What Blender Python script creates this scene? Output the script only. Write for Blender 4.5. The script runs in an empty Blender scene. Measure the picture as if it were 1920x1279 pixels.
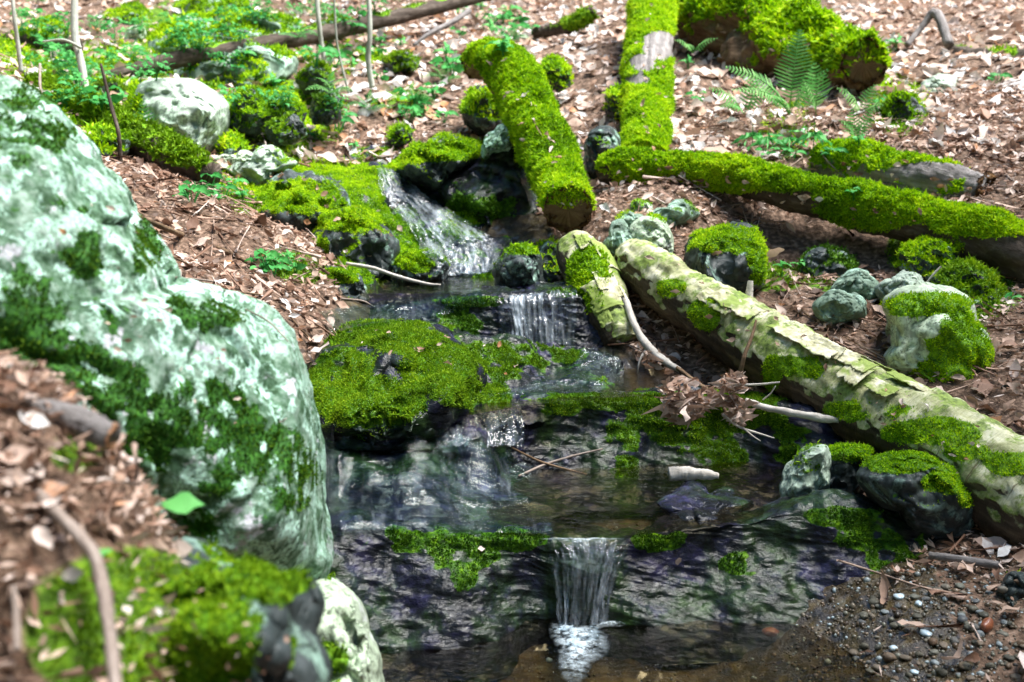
import bpy, bmesh, math, random
import numpy as np
from mathutils import Vector
from mathutils.bvhtree import BVHTree
SEED = 7
rng = np.random.default_rng(SEED); random.seed(SEED)
scene = bpy.context.scene
COL = scene.collection
R = math.radians
# ------------------------------------------------------------------ camera geometry
F = 2133.3; CX, CY = 960.0, 639.5; CAMZ = 1.2; PIT = R(10); SP, CP = math.sin(PIT), math.cos(PIT)
def P(px, py, Y):
    """the point seen at (px, py) of the photograph, Y metres ahead"""
    a = (np.asarray(px, float) - CX) / F; b = -(np.asarray(py, float) - CY) / F
    t = np.asarray(Y, float) / (CP + b * SP)
    return np.stack(np.broadcast_arrays(a * t, np.asarray(Y, float) + 0 * t, CAMZ + (-SP + b * CP) * t), -1)
def proj(v):
    v = np.asarray(v, float); y = v[..., 1]; z = v[..., 2] - CAMZ
    d = y * CP - z * SP; u = y * SP + z * CP
    d = np.where(np.abs(d) < 1e-4, 1e-4, d)
    return CX + F * v[..., 0] / d, CY - F * u / d, d
# ------------------------------------------------------------------ noise
_perm = np.random.default_rng(3).permutation(256); _perm = np.concatenate([_perm, _perm, _perm])
_g = np.random.default_rng(4).normal(size=(256, 3)); _g /= np.linalg.norm(_g, axis=1)[:, None]
def pn(p):
    p = np.asarray(p, float); i = np.floor(p).astype(int); f = p - i; i &= 255
    u = f * f * f * (f * (f * 6 - 15) + 10)
    out = 0
    for dx in (0, 1):
        wx = u[:, 0] if dx else 1 - u[:, 0]
        for dy in (0, 1):
            wy = u[:, 1] if dy else 1 - u[:, 1]
            for dz in (0, 1):
                wz = u[:, 2] if dz else 1 - u[:, 2]
                h = _perm[_perm[_perm[(i[:, 0] + dx) & 255] + ((i[:, 1] + dy) & 255)] + ((i[:, 2] + dz) & 255)]
                g = _g[h]
                out = out + wx * wy * wz * (g[:, 0] * (f[:, 0] - dx) + g[:, 1] * (f[:, 1] - dy) + g[:, 2] * (f[:, 2] - dz))
    return out * 1.5
def fbm(p, o=4, gain=.5, lac=2.03):
    p = np.asarray(p, float); s = 0; a = 1
    for k in range(o):
        s = s + a * pn(p + 17.3 * k); p = p * lac; a *= gain
    return s
def ridge(p, o=3):
    p = np.asarray(p, float); s = 0; a = 1
    for k in range(o):
        s = s + a * (1 - 2 * np.abs(pn(p + 9.1 * k))); p = p * 2.1; a *= .5
    return s * .5
def sstep(a, b, x): t = np.clip((x - a) / (b - a), 0, 1); return t * t * (3 - 2 * t)
# ------------------------------------------------------------------ mesh helpers
def mesh_np(name, v, f, attrs=None, smooth=True, fattrs=None):
    v = np.asarray(v, np.float32); f = np.asarray(f, np.int32)
    me = bpy.data.meshes.new(name); n, k = f.shape
    me.vertices.add(len(v)); me.vertices.foreach_set('co', v.ravel())
    me.loops.add(n * k); me.loops.foreach_set('vertex_index', f.ravel())
    me.polygons.add(n); me.polygons.foreach_set('loop_start', np.arange(0, n * k, k, dtype=np.int32))
    me.update(calc_edges=True)
    me.polygons.foreach_set('use_smooth', np.full(n, smooth, bool))
    for a, val in (attrs or {}).items():
        me.attributes.new(a, 'FLOAT', 'POINT').data.foreach_set('value', np.asarray(val, np.float32))
    for a, val in (fattrs or {}).items():
        me.attributes.new(a, 'FLOAT', 'FACE').data.foreach_set('value', np.asarray(val, np.float32))
    me.validate()
    return me
def vnormals(v, f):
    n = np.zeros_like(v)
    a, b, c = v[f[:, 0]], v[f[:, 1]], v[f[:, 2]]
    fn = np.cross(b - a, c - a)
    if f.shape[1] == 4:
        fn = fn + np.cross(c - a, v[f[:, 3]] - a)
    for k in range(f.shape[1]):
        for ax in range(3):
            n[:, ax] += np.bincount(f[:, k], fn[:, ax], len(v))
    return n / (np.linalg.norm(n, axis=1)[:, None] + 1e-12)
def obj(name, me, mat, parent=None, base=None):
    o = bpy.data.objects.new(name, me); COL.objects.link(o)
    if mat and not me.materials: me.materials.append(mat)
    if parent is not None: o.parent = parent
    return o
def tag(o, label=None, cat=None, group=None, kind=None):
    if label: o['label'] = label
    if cat: o['category'] = cat
    if group: o['group'] = group
    if kind: o['kind'] = kind
    return o
def at_base(v):
    """origin of a thing: middle of its footprint, at its lowest point"""
    lo, hi = v.min(0), v.max(0)
    return np.array([(lo[0] + hi[0]) / 2, (lo[1] + hi[1]) / 2, lo[2]])
def thing_mesh(name, v, f, mat, label, cat, group=None, attrs=None):
    b = at_base(v)
    o = obj(name, mesh_np(name, v - b, f, attrs), mat); o.location = b
    tag(o, label, cat, group); o['_b'] = 0
    del o['_b']
    return o
def part(name, v, f, mat, parent, attrs=None, smooth=True, fattrs=None, kind=None):
    b = np.array(parent.location)
    o = obj(name, mesh_np(name, v - b, f, attrs, smooth, fattrs), mat, parent)
    if kind: o['kind'] = kind
    return o
def empty(name, loc, label, cat, group=None):
    o = bpy.data.objects.new(name, None); COL.objects.link(o); o.location = loc; o.empty_display_size = .05
    return tag(o, label, cat, group)
def grid_faces(nu, nv, closed_u=False):
    i = np.arange(nu if closed_u else nu - 1)[:, None]; j = np.arange(nv - 1)[None, :]
    a = i * nv + j; b = ((i + 1) % nu) * nv + j
    return np.stack([a, b, b + 1, a + 1], -1).reshape(-1, 4)
def cr(pts, n):
    """Catmull-Rom through pts (K,...) resampled to n"""
    pts = np.asarray(pts, float); K = len(pts)
    t = np.linspace(0, K - 1, n); i = np.clip(t.astype(int), 0, K - 2); u = (t - i).reshape((-1,) + (1,) * (pts.ndim - 1))
    q = np.concatenate([2 * pts[:1] - pts[1:2], pts, 2 * pts[-1:] - pts[-2:-1]])
    a, b, c, d = q[i], q[i + 1], q[i + 2], q[i + 3]
    return .5 * (2 * b + (c - a) * u + (2 * a - 5 * b + 4 * c - d) * u ** 2 + (3 * b - a - 3 * c + d) * u ** 3)
def inpoly(px, py, poly):
    px = np.asarray(px); py = np.asarray(py); r = np.zeros(px.shape, bool); n = len(poly)
    for i in range(n):
        x1, y1 = poly[i]; x2, y2 = poly[(i + 1) % n]
        if y1 == y2: continue
        c = ((y1 > py) != (y2 > py)) & (px < (x2 - x1) * (py - y1) / (y2 - y1) + x1)
        r ^= c
    return r
def ell(px, py, L, soft=.35):
    m = np.zeros(np.shape(px))
    for e in L:
        cx, cy, rx, ry = e[:4]; s = e[4] if len(e) > 4 else 1
        d = np.sqrt(((px - cx) / rx) ** 2 + ((py - cy) / ry) ** 2)
        m = np.maximum(m, s * (1 - sstep(1 - soft, 1 + soft, d)))
    return m
# ------------------------------------------------------------------ node helpers
class NT:
    def __init__(s, name):
        s.m = bpy.data.materials.new(name); s.m.use_nodes = True; s.t = s.m.node_tree; s.t.nodes.clear()
        s.out = s.t.nodes.new('ShaderNodeOutputMaterial')
    def n(s, typ, props=None, **ins):
        nd = s.t.nodes.new('ShaderNode' + typ)
        for k, v in (props or {}).items(): setattr(nd, k, v)
        for k, v in ins.items():
            k = k.replace('_', ' ')
            s.set(nd.inputs[int(k)] if k.isdigit() else nd.inputs[k], v)
        return nd
    def set(s, sock, v):
        if isinstance(v, bpy.types.NodeSocket): s.t.links.new(v, sock)
        elif isinstance(v, bpy.types.Node): s.t.links.new(v.outputs[0], sock)
        else: sock.default_value = (tuple(v) + (1,) if (hasattr(v, '__len__') and len(v) == 3 and sock.type == 'RGBA') else v)
    def pos(s): return s.n('NewGeometry').outputs['Position']
    def mapv(s, vec, sc=(1, 1, 1), loc=(0, 0, 0)): return s.n('Mapping', Vector=vec, Scale=sc, Location=loc).outputs[0]
    def noise(s, vec, scale, detail=4, rough=.55, dist=0.):
        return s.n('TexNoise', Vector=vec, Scale=scale, Detail=detail, Roughness=rough, Distortion=dist).outputs['Fac']
    def attr(s, name): return s.n('Attribute', {'attribute_name': name}).outputs['Fac']
    def math(s, op, a, b=0., c=0., clamp=False):
        nd = s.t.nodes.new('ShaderNodeMath'); nd.operation = op; nd.use_clamp = clamp
        s.set(nd.inputs[0], a); s.set(nd.inputs[1], b); s.set(nd.inputs[2], c); return nd.outputs[0]
    def ramp(s, fac, stops, interp='LINEAR'):
        nd = s.t.nodes.new('ShaderNodeValToRGB'); cr_ = nd.color_ramp; cr_.interpolation = interp
        while len(cr_.elements) < len(stops): cr_.elements.new(.5)
        for e, (p, c) in zip(cr_.elements, stops):
            e.position = p; e.color = (c, c, c, 1) if not hasattr(c, '__len__') else tuple(c) + (1,)
        s.set(nd.inputs[0], fac); return nd.outputs[0]
    def sm(s, x, a, b):
        nd = s.t.nodes.new('ShaderNodeMapRange'); nd.interpolation_type = 'SMOOTHSTEP'
        s.set(nd.inputs[0], x); nd.inputs[1].default_value = a; nd.inputs[2].default_value = b; return nd.outputs[0]
    def mix(s, f, a, b):
        nd = s.t.nodes.new('ShaderNodeMix'); nd.data_type = 'RGBA'
        s.set(nd.inputs[0], f); s.set(nd.inputs[6], a); s.set(nd.inputs[7], b); return nd.outputs[2]
    def bump(s, h, strength=.5, dist=.01, normal=None):
        nd = s.n('Bump', Height=h, Strength=strength, Distance=dist)
        if normal is not None: s.set(nd.inputs['Normal'], normal)
        return nd.outputs[0]
    def pbsdf(s, col, rough=.8, normal=None, spec=.3, coat=0., coatr=.05):
        nd = s.n('BsdfPrincipled', Base_Color=col, Roughness=rough)
        nd.inputs['Specular IOR Level'].default_value = spec
        s.set(nd.inputs['Coat Weight'], coat); nd.inputs['Coat Roughness'].default_value = coatr
        if normal is not None: s.set(nd.inputs['Normal'], normal)
        return nd
    def done(s, sh):
        s.t.links.new(sh.outputs[0] if isinstance(sh, bpy.types.Node) else sh, s.out.inputs[0]); return s.m
# ------------------------------------------------------------------ materials
def foliage_mat(name, stops, trans=.3, rough=.75, scale=9., spec=.2):
    """moss blades and green leaves: colour by blade and by patch, some light passes through"""
    t = NT(name); a = t.attr('rnd'); nz = t.noise(t.pos(), scale, 3)
    n2 = t.noise(t.pos(), scale * .3, 3)
    f = t.math('MULTIPLY_ADD', a, .34, t.math('MULTIPLY_ADD', nz, .55, t.math('MULTIPLY_ADD', n2, .8, -.26)))
    c = t.ramp(f, stops)
    p = t.pbsdf(c, rough, spec=spec)
    tr = t.n('BsdfTranslucent', Color=c)
    return t.done(t.n('MixShader', **{'0': trans, '1': p.outputs[0], '2': tr.outputs[0]}))
M = {}
M['moss'] = foliage_mat('moss_bright', [(.22, (.05, .075, .003)), (.36, (.07, .18, .001)), (.50, (.18, .38, .002)), (.64, (.34, .57, .003)), (.82, (.54, .70, .010))], .35)
M['moss_olive'] = foliage_mat('moss_olive', [(.25, (.025, .060, .002)), (.45, (.085, .17, .003)), (.65, (.16, .31, .004)), (.85, (.28, .42, .010))], .3)
M['moss_deep'] = foliage_mat('moss_deep', [(.25, (.008, .030, .002)), (.5, (.028, .085, .003)), (.7, (.06, .15, .004)), (.9, (.13, .24, .008))], .25)
M['fern'] = foliage_mat('fern_green', [(.25, (.05, .19, .04)), (.55, (.12, .36, .085)), (.85, (.28, .54, .18))], .4, .6, 6.)
M['leaf_green'] = foliage_mat('leaf_green', [(.25, (.025, .15, .03)), (.55, (.06, .32, .07)), (.85, (.16, .50, .13))], .4, .55, 5.)
M['canopy'] = foliage_mat('canopy_leaves', [(.25, (.015, .05, .008)), (.55, (.04, .12, .015)), (.85, (.09, .20, .03))], .35, .5, 1.)
def litter_mat(name, bright=1.2):
    t = NT(name); a = t.attr('rnd')
    S = [(0, (.045, .024, .015)), (.12, (.13, .066, .04)), (.26, (.27, .155, .105)), (.45, (.40, .27, .20)), (.62, (.53, .40, .33)),
         (.80, (.68, .58, .53)), (.89, (.42, .18, .06)), (.94, (.66, .58, .54)), (1, (.74, .68, .66))]
    c = t.ramp(a, [(p, tuple(min(.8, x * bright) for x in q)) for p, q in S])
    nz = t.noise(t.pos(), 90, 3)
    c = t.mix(t.math('MULTIPLY', nz, .5), c, (.13 * bright, .075 * bright, .05 * bright))
    p = t.pbsdf(c, .6, t.bump(nz, .5, .003), .25)
    tr = t.n('BsdfTranslucent', Color=c)
    return t.done(t.n('MixShader', **{'0': .2, '1': p.outputs[0], '2': tr.outputs[0]}))
M['litter'] = litter_mat('leaf_litter')
M['dead_leaf'] = litter_mat('dead_leaf', 1.15)
def ground_mat():
    t = NT('forest_soil'); p = t.pos()
    n1 = t.noise(p, 5, 6); n2 = t.noise(p, 45, 4); n3 = t.noise(p, 160, 2)
    soil = t.ramp(n2, [(.3, (.030, .019, .012)), (.5, (.11, .068, .045)), (.65, (.24, .16, .115)), (.8, (.38, .29, .23))])
    mossc = t.ramp(n2, [(.3, (.018, .045, .003)), (.55, (.075, .16, .004)), (.75, (.18, .30, .01))])
    mm = t.sm(t.math('ADD', t.attr('moss'), t.math('MULTIPLY_ADD', n1, 1.0, -.5)), .42, .62)
    c = t.mix(mm, soil, mossc)
    wet = t.attr('wet')
    bed = t.ramp(t.noise(p, 22, 5), [(.3, (.010, .008, .004)), (.5, (.040, .027, .011)), (.62, (.085, .062, .026)), (.78, (.085, .09, .06))])
    c = t.mix(wet, c, bed)
    h = t.math('ADD', n2, t.math('MULTIPLY', n3, .4))
    return t.done(t.pbsdf(c, t.mix(wet, (.9, .9, .9), (.4, .4, .4)), t.bump(h, .9, .012), .25, t.math('MULTIPLY', wet, .6), .12))
M['ground'] = ground_mat()
def rock_mat(name, stops, lich=None, lich_amt=.5, lich2=None, moss=((.012, .035, .002), (.05, .13, .004), (.13, .25, .008)), wet=0., rough=.75, sc=1., flow=False, bumpd=.006, streak=(1, 1, 1), mbreak=.9):
    t = NT(name); p = t.pos(); ps = t.mapv(p, streak)
    n1 = t.noise(ps, 7 * sc, 6, .6); n2 = t.noise(ps, 32 * sc, 5, .6); n3 = t.noise(p, 130 * sc, 3)
    c = t.ramp(t.math('MULTIPLY_ADD', n2, .5, t.math('MULTIPLY', n1, .5)), stops)
    h = t.math('ADD', n1, t.math('MULTIPLY_ADD', n2, .5, t.math('MULTIPLY', n3, .22)))
    if flow:
        al = t.sm(t.noise(t.mapv(p, (1, 1, .6), (2, 9, 4)), 6, 6, .65), .44, .62)
        c = t.mix(t.math('MULTIPLY', al, .85), c, t.ramp(n2, [(.3, (.003, .009, .002)), (.5, (.011, .028, .005)), (.7, (.035, .075, .012))]))
    if lich:
        w = t.noise(t.mapv(p, (1, 1, 1), (3, 7, 1)), 9 * sc, 7, .68, .4)
        lm = t.sm(w, .58 - lich_amt * .3, .64 - lich_amt * .3)
        spots = t.noise(p, 55 * sc, 5, .7)
        lc = t.ramp(spots, [(.38, tuple(x * .25 for x in lich)), (.5, lich), (.66, tuple(min(.85, x * 1.25 + .04) for x in lich))])
        c = t.mix(t.math('MULTIPLY', lm, t.attr('lichen')), c, lc)
        if lich2:
            w2 = t.noise(t.mapv(p, (1, 1, 1), (13, 2, 5)), 6 * sc, 6, .65, .3)
            c = t.mix(t.math('MULTIPLY', t.sm(w2, .60, .645), t.attr('lichen')), c, t.ramp(spots, [(.3, tuple(x * .6 for x in lich2)), (.6, lich2)]))
        h = t.math('MULTIPLY_ADD', lm, .1, h)
    me = t.math('ADD', t.attr('moss'), t.math('MULTIPLY_ADD', n2 if mbreak < 1 else t.noise(p, 26 * sc, 6, .72), mbreak, -.5 * mbreak))
    mm = t.sm(me, .42, .56)
    mc = t.ramp(t.noise(p, 60 * sc, 4), [(.3, moss[0]), (.5, moss[1]), (.72, moss[2])])
    c = t.mix(mm, c, mc)
    nb = t.bump(h, .9, bumpd)
    coat = 0.
    if wet:
        fl = t.math('MULTIPLY_ADD', t.noise(t.mapv(p, (2.2, 1.6, 6) if flow else (4, 4, 4)), 22, 4, .6, .8), .5, t.noise(t.mapv(p, (5, 3, 14) if flow else (9, 9, 9)), 5, 5, .6, .6))
        nb2 = t.bump(fl, .38, .02, t.bump(h, .25, bumpd))
        coat = t.math('MULTIPLY', t.math('SUBTRACT', 1., t.math('MULTIPLY', mm, .75)), t.math('MULTIPLY', t.attr('wet'), wet * .7))
        b = t.pbsdf(c, t.math('MULTIPLY_ADD', mm, .2, rough), nb, .06, coat, .045)
        b.inputs['Coat IOR'].default_value = 1.4
        t.set(b.inputs['Coat Normal'], nb2)
        return t.done(b)
    return t.done(t.pbsdf(c, rough, nb, .3))
M['lichen_rock'] = rock_mat('lichen_rock', [(.40, (.018, .06, .02)), (.49, (.085, .17, .10)), (.62, (.30, .41, .34))], (.47, .75, .60), .30, (.66, .66, .73), ((.006, .03, .003), (.02, .10, .006), (.055, .20, .012)), sc=2.5, bumpd=.004, mbreak=2.)
M['grey_rock'] = rock_mat('grey_rock', [(.3, (.10, .13, .10)), (.5, (.24, .29, .24)), (.7, (.38, .44, .38))], (.36, .46, .36), .45, None, sc=.9)
M['pale_rock'] = rock_mat('pale_lichen_rock', [(.3, (.09, .11, .08)), (.5, (.24, .29, .21)), (.7, (.40, .46, .37))], (.42, .52, .37), .6, (.54, .56, .56), ((.02, .07, .002), (.10, .24, .004), (.2, .40, .008)))
M['green_rock'] = rock_mat('green_stone', [(.3, (.035, .06, .045)), (.5, (.12, .18, .13)), (.7, (.26, .34, .26))], (.3, .46, .36), .3, None)
M['dark_rock'] = rock_mat('dark_stone', [(.3, (.012, .016, .016)), (.5, (.035, .045, .045)), (.7, (.09, .105, .11))], (.22, .34, .28), .15, None, wet=.35, rough=.5)
M['wet_rock'] = rock_mat('wet_ledge', [(.3, (.002, .003, .004)), (.48, (.006, .007, .010)), (.60, (.020, .019, .052)), (.74, (.060, .056, .16))], None, 0, None, ((.008, .028, .002), (.035, .10, .003), (.11, .22, .006)), wet=1., rough=.7, flow=True, bumpd=.011, streak=(.8, .8, 1.4))  # blue-violet stops put the sky's reflection into the rock's base colour
def bark_mat(name, stops, scale=14, stretch=(1, 1, 1), moss=((.03, .085, .002), (.115, .26, .003), (.26, .45, .008)), bumpd=.012):
    t = NT(name); p = t.pos()
    n1 = t.noise(p, scale, 6, .65); n2 = t.noise(p, scale * 5, 4)
    u = t.n('CombineXYZ', X=t.attr('fu'), Y=t.attr('fv'), Z=0.)
    st = t.noise(t.mapv(u, stretch), 1., 5, .65)
    c = t.ramp(t.math('MULTIPLY_ADD', st, .65, t.math('MULTIPLY', n1, .35)), stops)
    mm = t.sm(t.math('ADD', t.attr('moss'), t.math('MULTIPLY_ADD', n1, .8, -.4)), .4, .56)
    c = t.mix(mm, c, t.ramp(n2, [(.3, moss[0]), (.5, moss[1]), (.72, moss[2])]))
    return t.done(t.pbsdf(c, .85, t.bump(t.math('ADD', st, t.math('MULTIPLY', n2, .35)), .9, bumpd), .2))
M['pale_bark'] = bark_mat('pale_sapling_bark', [(.3, (.16, .17, .14)), (.5, (.36, .37, .32)), (.7, (.55, .56, .50))], 20, (20, 6, 1), bumpd=.004)
M['bark'] = bark_mat('dark_bark', [(.3, (.018, .013, .010)), (.5, (.06, .045, .034)), (.7, (.16, .13, .11))], 14, (30, 5, 1))
M['grey_bark'] = bark_mat('grey_weathered_wood', [(.3, (.05, .045, .042)), (.5, (.17, .155, .15)), (.7, (.38, .35, .34))], 14, (34, 4, 1))
M['brown_wood'] = bark_mat('brown_wood', [(.3, (.045, .026, .014)), (.5, (.15, .095, .055)), (.7, (.30, .21, .13))], 16, (38, 5, 1))
M['twig'] = bark_mat('twig_bark', [(.3, (.09, .07, .055)), (.5, (.24, .19, .16)), (.7, (.44, .38, .34))], 40, (60, 14, 1), bumpd=.003)
M['pale_twig'] = bark_mat('bleached_stick', [(.3, (.25, .22, .18)), (.5, (.50, .46, .41)), (.7, (.72, .69, .64))], 40, (60, 14, 1), bumpd=.003)
def birch_mat():
    t = NT('birch_bark'); p = t.pos()
    u = t.n('CombineXYZ', X=t.attr('fu'), Y=t.attr('fv'), Z=0.)
    ln = t.noise(t.mapv(u, (5, 75, 1)), 1., 5, .7); n1 = t.noise(p, 11, 6, .65); n2 = t.noise(p, 70, 4)
    c = t.ramp(n1, [(.32, (.13, .14, .05)), (.46, (.36, .37, .19)), (.58, (.58, .57, .38)), (.72, (.72, .71, .58))])
    c = t.mix(t.sm(ln, .60, .70), c, (.16, .13, .07))
    gr = t.sm(t.noise(t.mapv(p, (1, 1, 1), (5, 1, 8)), 14, 7, .7), .46, .56)
    c = t.mix(t.math('MULTIPLY', gr, .9), c, t.ramp(n2, [(.35, (.06, .11, .012)), (.6, (.24, .34, .06))]))
    wood = t.ramp(t.noise(t.mapv(u, (40, 4, 1)), 1., 5, .65), [(.3, (.014, .010, .007)), (.5, (.055, .040, .027)), (.68, (.14, .105, .07))])
    wm = t.sm(t.math('ADD', t.attr('wood'), t.math('MULTIPLY_ADD', n1, .9, -.45)), .45, .55)
    c = t.mix(wm, c, wood)
    mm = t.sm(t.math('ADD', t.attr('moss'), t.math('MULTIPLY_ADD', n1, .8, -.4)), .42, .55)
    c = t.mix(mm, c, t.ramp(n2, [(.3, (.03, .08, .002)), (.5, (.11, .24, .004)), (.72, (.24, .42, .01))]))
    h = t.math('ADD', ln, t.math('ADD', n1, t.math('MULTIPLY', wm, -.35)))
    return t.done(t.pbsdf(c, .7, t.bump(h, .9, .008), .25))
M['birch'] = birch_mat()
def flake_mat():
    t = NT('peeled_birch_bark'); p = t.pos(); n1 = t.noise(p, 30, 5, .65); n2 = t.noise(t.mapv(p, (1, 1, 1), (4, 4, 4)), 8, 4)
    c = t.ramp(n1, [(.3, (.24, .23, .11)), (.5, (.48, .46, .29)), (.7, (.72, .70, .56))])
    c = t.mix(t.sm(n2, .47, .56), c, (.22, .29, .06))
    return t.done(t.pbsdf(c, .7, t.bump(n1, .5, .004), .25))
M['flake'] = flake_mat()
def rot_mat():
    t = NT('rotten_wood'); p = t.pos(); n1 = t.noise(p, 30, 6, .7); n2 = t.noise(p, 120, 3)
    c = t.ramp(n1, [(.32, (.010, .006, .004)), (.46, (.065, .03, .012)), (.58, (.20, .10, .035)), (.72, (.36, .24, .11))])
    return t.done(t.pbsdf(c, .9, t.bump(t.math('ADD', n1, n2), 1., .02), .15))
M['rot'] = rot_mat()
def cut_mat():
    t = NT('splintered_wood'); n1 = t.noise(t.pos(), 120, 5); c = t.ramp(n1, [(.3, (.16, .06, .025)), (.5, (.42, .22, .12)), (.7, (.6, .4, .26))]); return t.done(t.pbsdf(c, .8, t.bump(n1, .8, .004), .2))
M['cut'] = cut_mat()
def stone_mat():
    t = NT('pebble_stone'); oi = t.n('ObjectInfo'); p = t.pos()
    c = t.ramp(oi.outputs['Random'], [(0, (.03, .04, .035)), (.2, (.09, .085, .06)), (.4, (.16, .17, .14)), (.6, (.14, .08, .045)), (.75, (.22, .20, .16)), (.88, (.07, .085, .10)), (1, (.36, .42, .44))])
    n = t.noise(p, 60, 5)
    c = t.mix(t.math('MULTIPLY', n, .8), c, (.045, .036, .024))
    return t.done(t.pbsdf(c, .7, t.bump(n, .5, .004), .25, .1, .2))
M['pebble'] = stone_mat()
def pale_stone_mat(name, c0):
    t = NT(name); n = t.noise(t.pos(), 50, 5); c = t.ramp(n, [(.3, tuple(x * .6 for x in c0)), (.6, c0)])
    return t.done(t.pbsdf(c, .45, t.bump(n, .5, .004), .5, .4, .12))
M['quartz'] = pale_stone_mat('pale_quartz', (.50, .62, .68))
M['rust_stone'] = pale_stone_mat('rusty_stone', (.24, .075, .03))
def water_mat(name, tint, ripple, sc=(1, 1, 1), fresnel=1.33, foam=0., dist=.02, gr=.03, nsc=1.):
    t = NT(name); p = t.pos()
    n1 = t.noise(t.mapv(p, sc), 10 * nsc, 4, .55, .5); n2 = t.noise(t.mapv(p, sc), 34 * nsc, 3, .5, .4)
    nb = t.bump(t.math('MULTIPLY_ADD', n2, .35, n1), ripple, dist)
    fr = t.n('Fresnel', IOR=fresnel, Normal=nb)
    tr = t.n('BsdfTransparent', Color=tint)
    gl = t.n('BsdfGlossy', Color=(1, 1, 1), Roughness=gr, Normal=nb)
    sh = t.n('MixShader', **{'0': fr.outputs[0], '1': tr.outputs[0], '2': gl.outputs[0]})
    if foam:
        u = t.n('CombineXYZ', X=t.attr('fu'), Y=t.attr('fv'), Z=0.)
        st = t.noise(t.mapv(u, (52, 5, 1)), 1., 6, .7, .6); st2 = t.noise(t.mapv(u, (20, 3, 1), (4, 4, 0)), 1., 4, .6)
        fm = t.math('MULTIPLY', t.sm(t.math('MULTIPLY_ADD', st2, .7, t.math('MULTIPLY', st, .8)), (.80 - foam * .3), (1.22 - foam * .3)), t.attr('foam'))
        wh = t.pbsdf((.74, .83, .92), .25, nb, .5)
        sh = t.n('MixShader', **{'0': fm, '1': sh.outputs[0], '2': wh.outputs[0]})
    return t.done(sh)
M['pool'] = water_mat('pool_water', (.66, .60, .46), .45, (1, 1.6, 1))
M['riffle'] = water_mat('running_water', (.72, .84, .82), .6, (.8, 1.5, 1.5), 1.26, .2, .008, .06, 3.2)
M['fall'] = water_mat('falling_water', (.84, .92, .97), .7, (2.5, 2.5, .5), 1.45, .62, .015, .12)
M['chute'] = water_mat('chute_water', (.80, .90, .95), .8, (2, 2, 2), 1.4, .62, .015, .2)
def foam_mat():
    t = NT('foam'); n = t.noise(t.pos(), 55, 5, .7)
    a = t.math('MULTIPLY', t.math('MULTIPLY', t.sm(n, .36, .66), .8), t.attr('foam'))
    wh = t.pbsdf((.72, .84, .90), .3, t.bump(n, .8, .01), .5)
    tr = t.n('BsdfTransparent', Color=(.9, .96, 1))
    return t.done(t.n('MixShader', **{'0': a, '1': tr.outputs[0], '2': wh.outputs[0]}))
M['foam'] = foam_mat()
# ------------------------------------------------------------------ terrain
CT = []
def g(px, py, Y): CT.append(P(px, py, Y))
for a in [  # left bank of the stream
    (600, 640, 3.6), (320, 560, 3.3), (250, 330, 4.6), (450, 420, 4.2), (600, 520, 4.2), (640, 575, 4.0), (380, 480, 3.9), (520, 590, 3.55), (560, 450, 4.6),
    (300, 275, 5.8), (100, 165, 6.2), (0, 130, 6.0), (200, 200, 5.7), (420, 250, 6.0), (300, 100, 8), (0, 0, 10), (600, 150, 7.3), (600, 0, 11), (300, 0, 10.6), (150, 60, 8.8), (450, 60, 9.2),
    (640, 280, 6.2), (720, 270, 6.3), (830, 230, 6.6), (900, 300, 6.1), (780, 130, 7.6), (1000, 60, 9), (1000, 0, 11), (850, 40, 9.6),
    # right slope
    (1150, 250, 6.3), (1130, 380, 5.0), (1100, 430, 4.75), (1300, 280, 5.8), (1450, 150, 7), (1300, 130, 7.3), (1700, 60, 8.5), (1550, 30, 9.0), (1900, 0, 9.5), (1900, 250, 5.5), (1800, 140, 6.8), (1700, 300, 5.25), (1800, 400, 4.75), (1550, 260, 5.7),
    (1300, 370, 5.05), (1400, 485, 4.55), (1400, 437, 4.97), (1550, 442, 4.93), (1700, 470, 4.72), (1420, 505, 4.75), (1560, 512, 4.72), (1690, 530, 4.5), (1450, 590, 4.1), (1550, 630, 3.85), (1800, 640, 3.75), (1900, 700, 3.5), (1900, 550, 4.2), (1200, 430, 4.75), (1300, 480, 4.5), (1700, 650, 3.8), (1620, 545, 4.3),
    (1300, 720, 3.85), (1600, 870, 3.3), (1450, 800, 3.55), (1900, 1000, 2.9), (1750, 1050, 2.8), (1900, 1100, 2.65), (1700, 1200, 2.5), (1900, 1279, 2.3), (1500, 1340, 2.4), (1650, 1120, 2.68), (1780, 930, 3.1), (1920, 850, 3.15),
    # near left bank
    (0, 690, 1.35), (230, 850, 1.45), (0, 900, 1.2), (300, 1010, 1.45), (200, 1279, 1.1), (450, 1279, 1.28), (400, 1100, 1.5), (100, 1100, 1.15), (560, 1290, 1.5)]: g(*a)
def w(x, y, z): CT.append(np.array([x, y, z], float))
for x in (-.55, -.2, .2, .5): w(x, 2.3, -.09); w(x, 2.55, -.12); w(x, 2.66, -.10)
for x in (-.3, .1, .5): w(x, 1.8, -.12)
for x in (-.45, -.1, .3, .6): w(x, 3.0, .10); w(x, 3.2, .14)
for x in (.0, .25, .5, .75): w(x, 3.34, .12); w(x, 3.46, .17)
for x in (-.4, 0, .4): w(x, 3.65, .33); w(x, 3.8, .35)
for x in (-.35, 0, .15): w(x, 4.3, .56); w(x, 4.6, .56)
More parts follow.
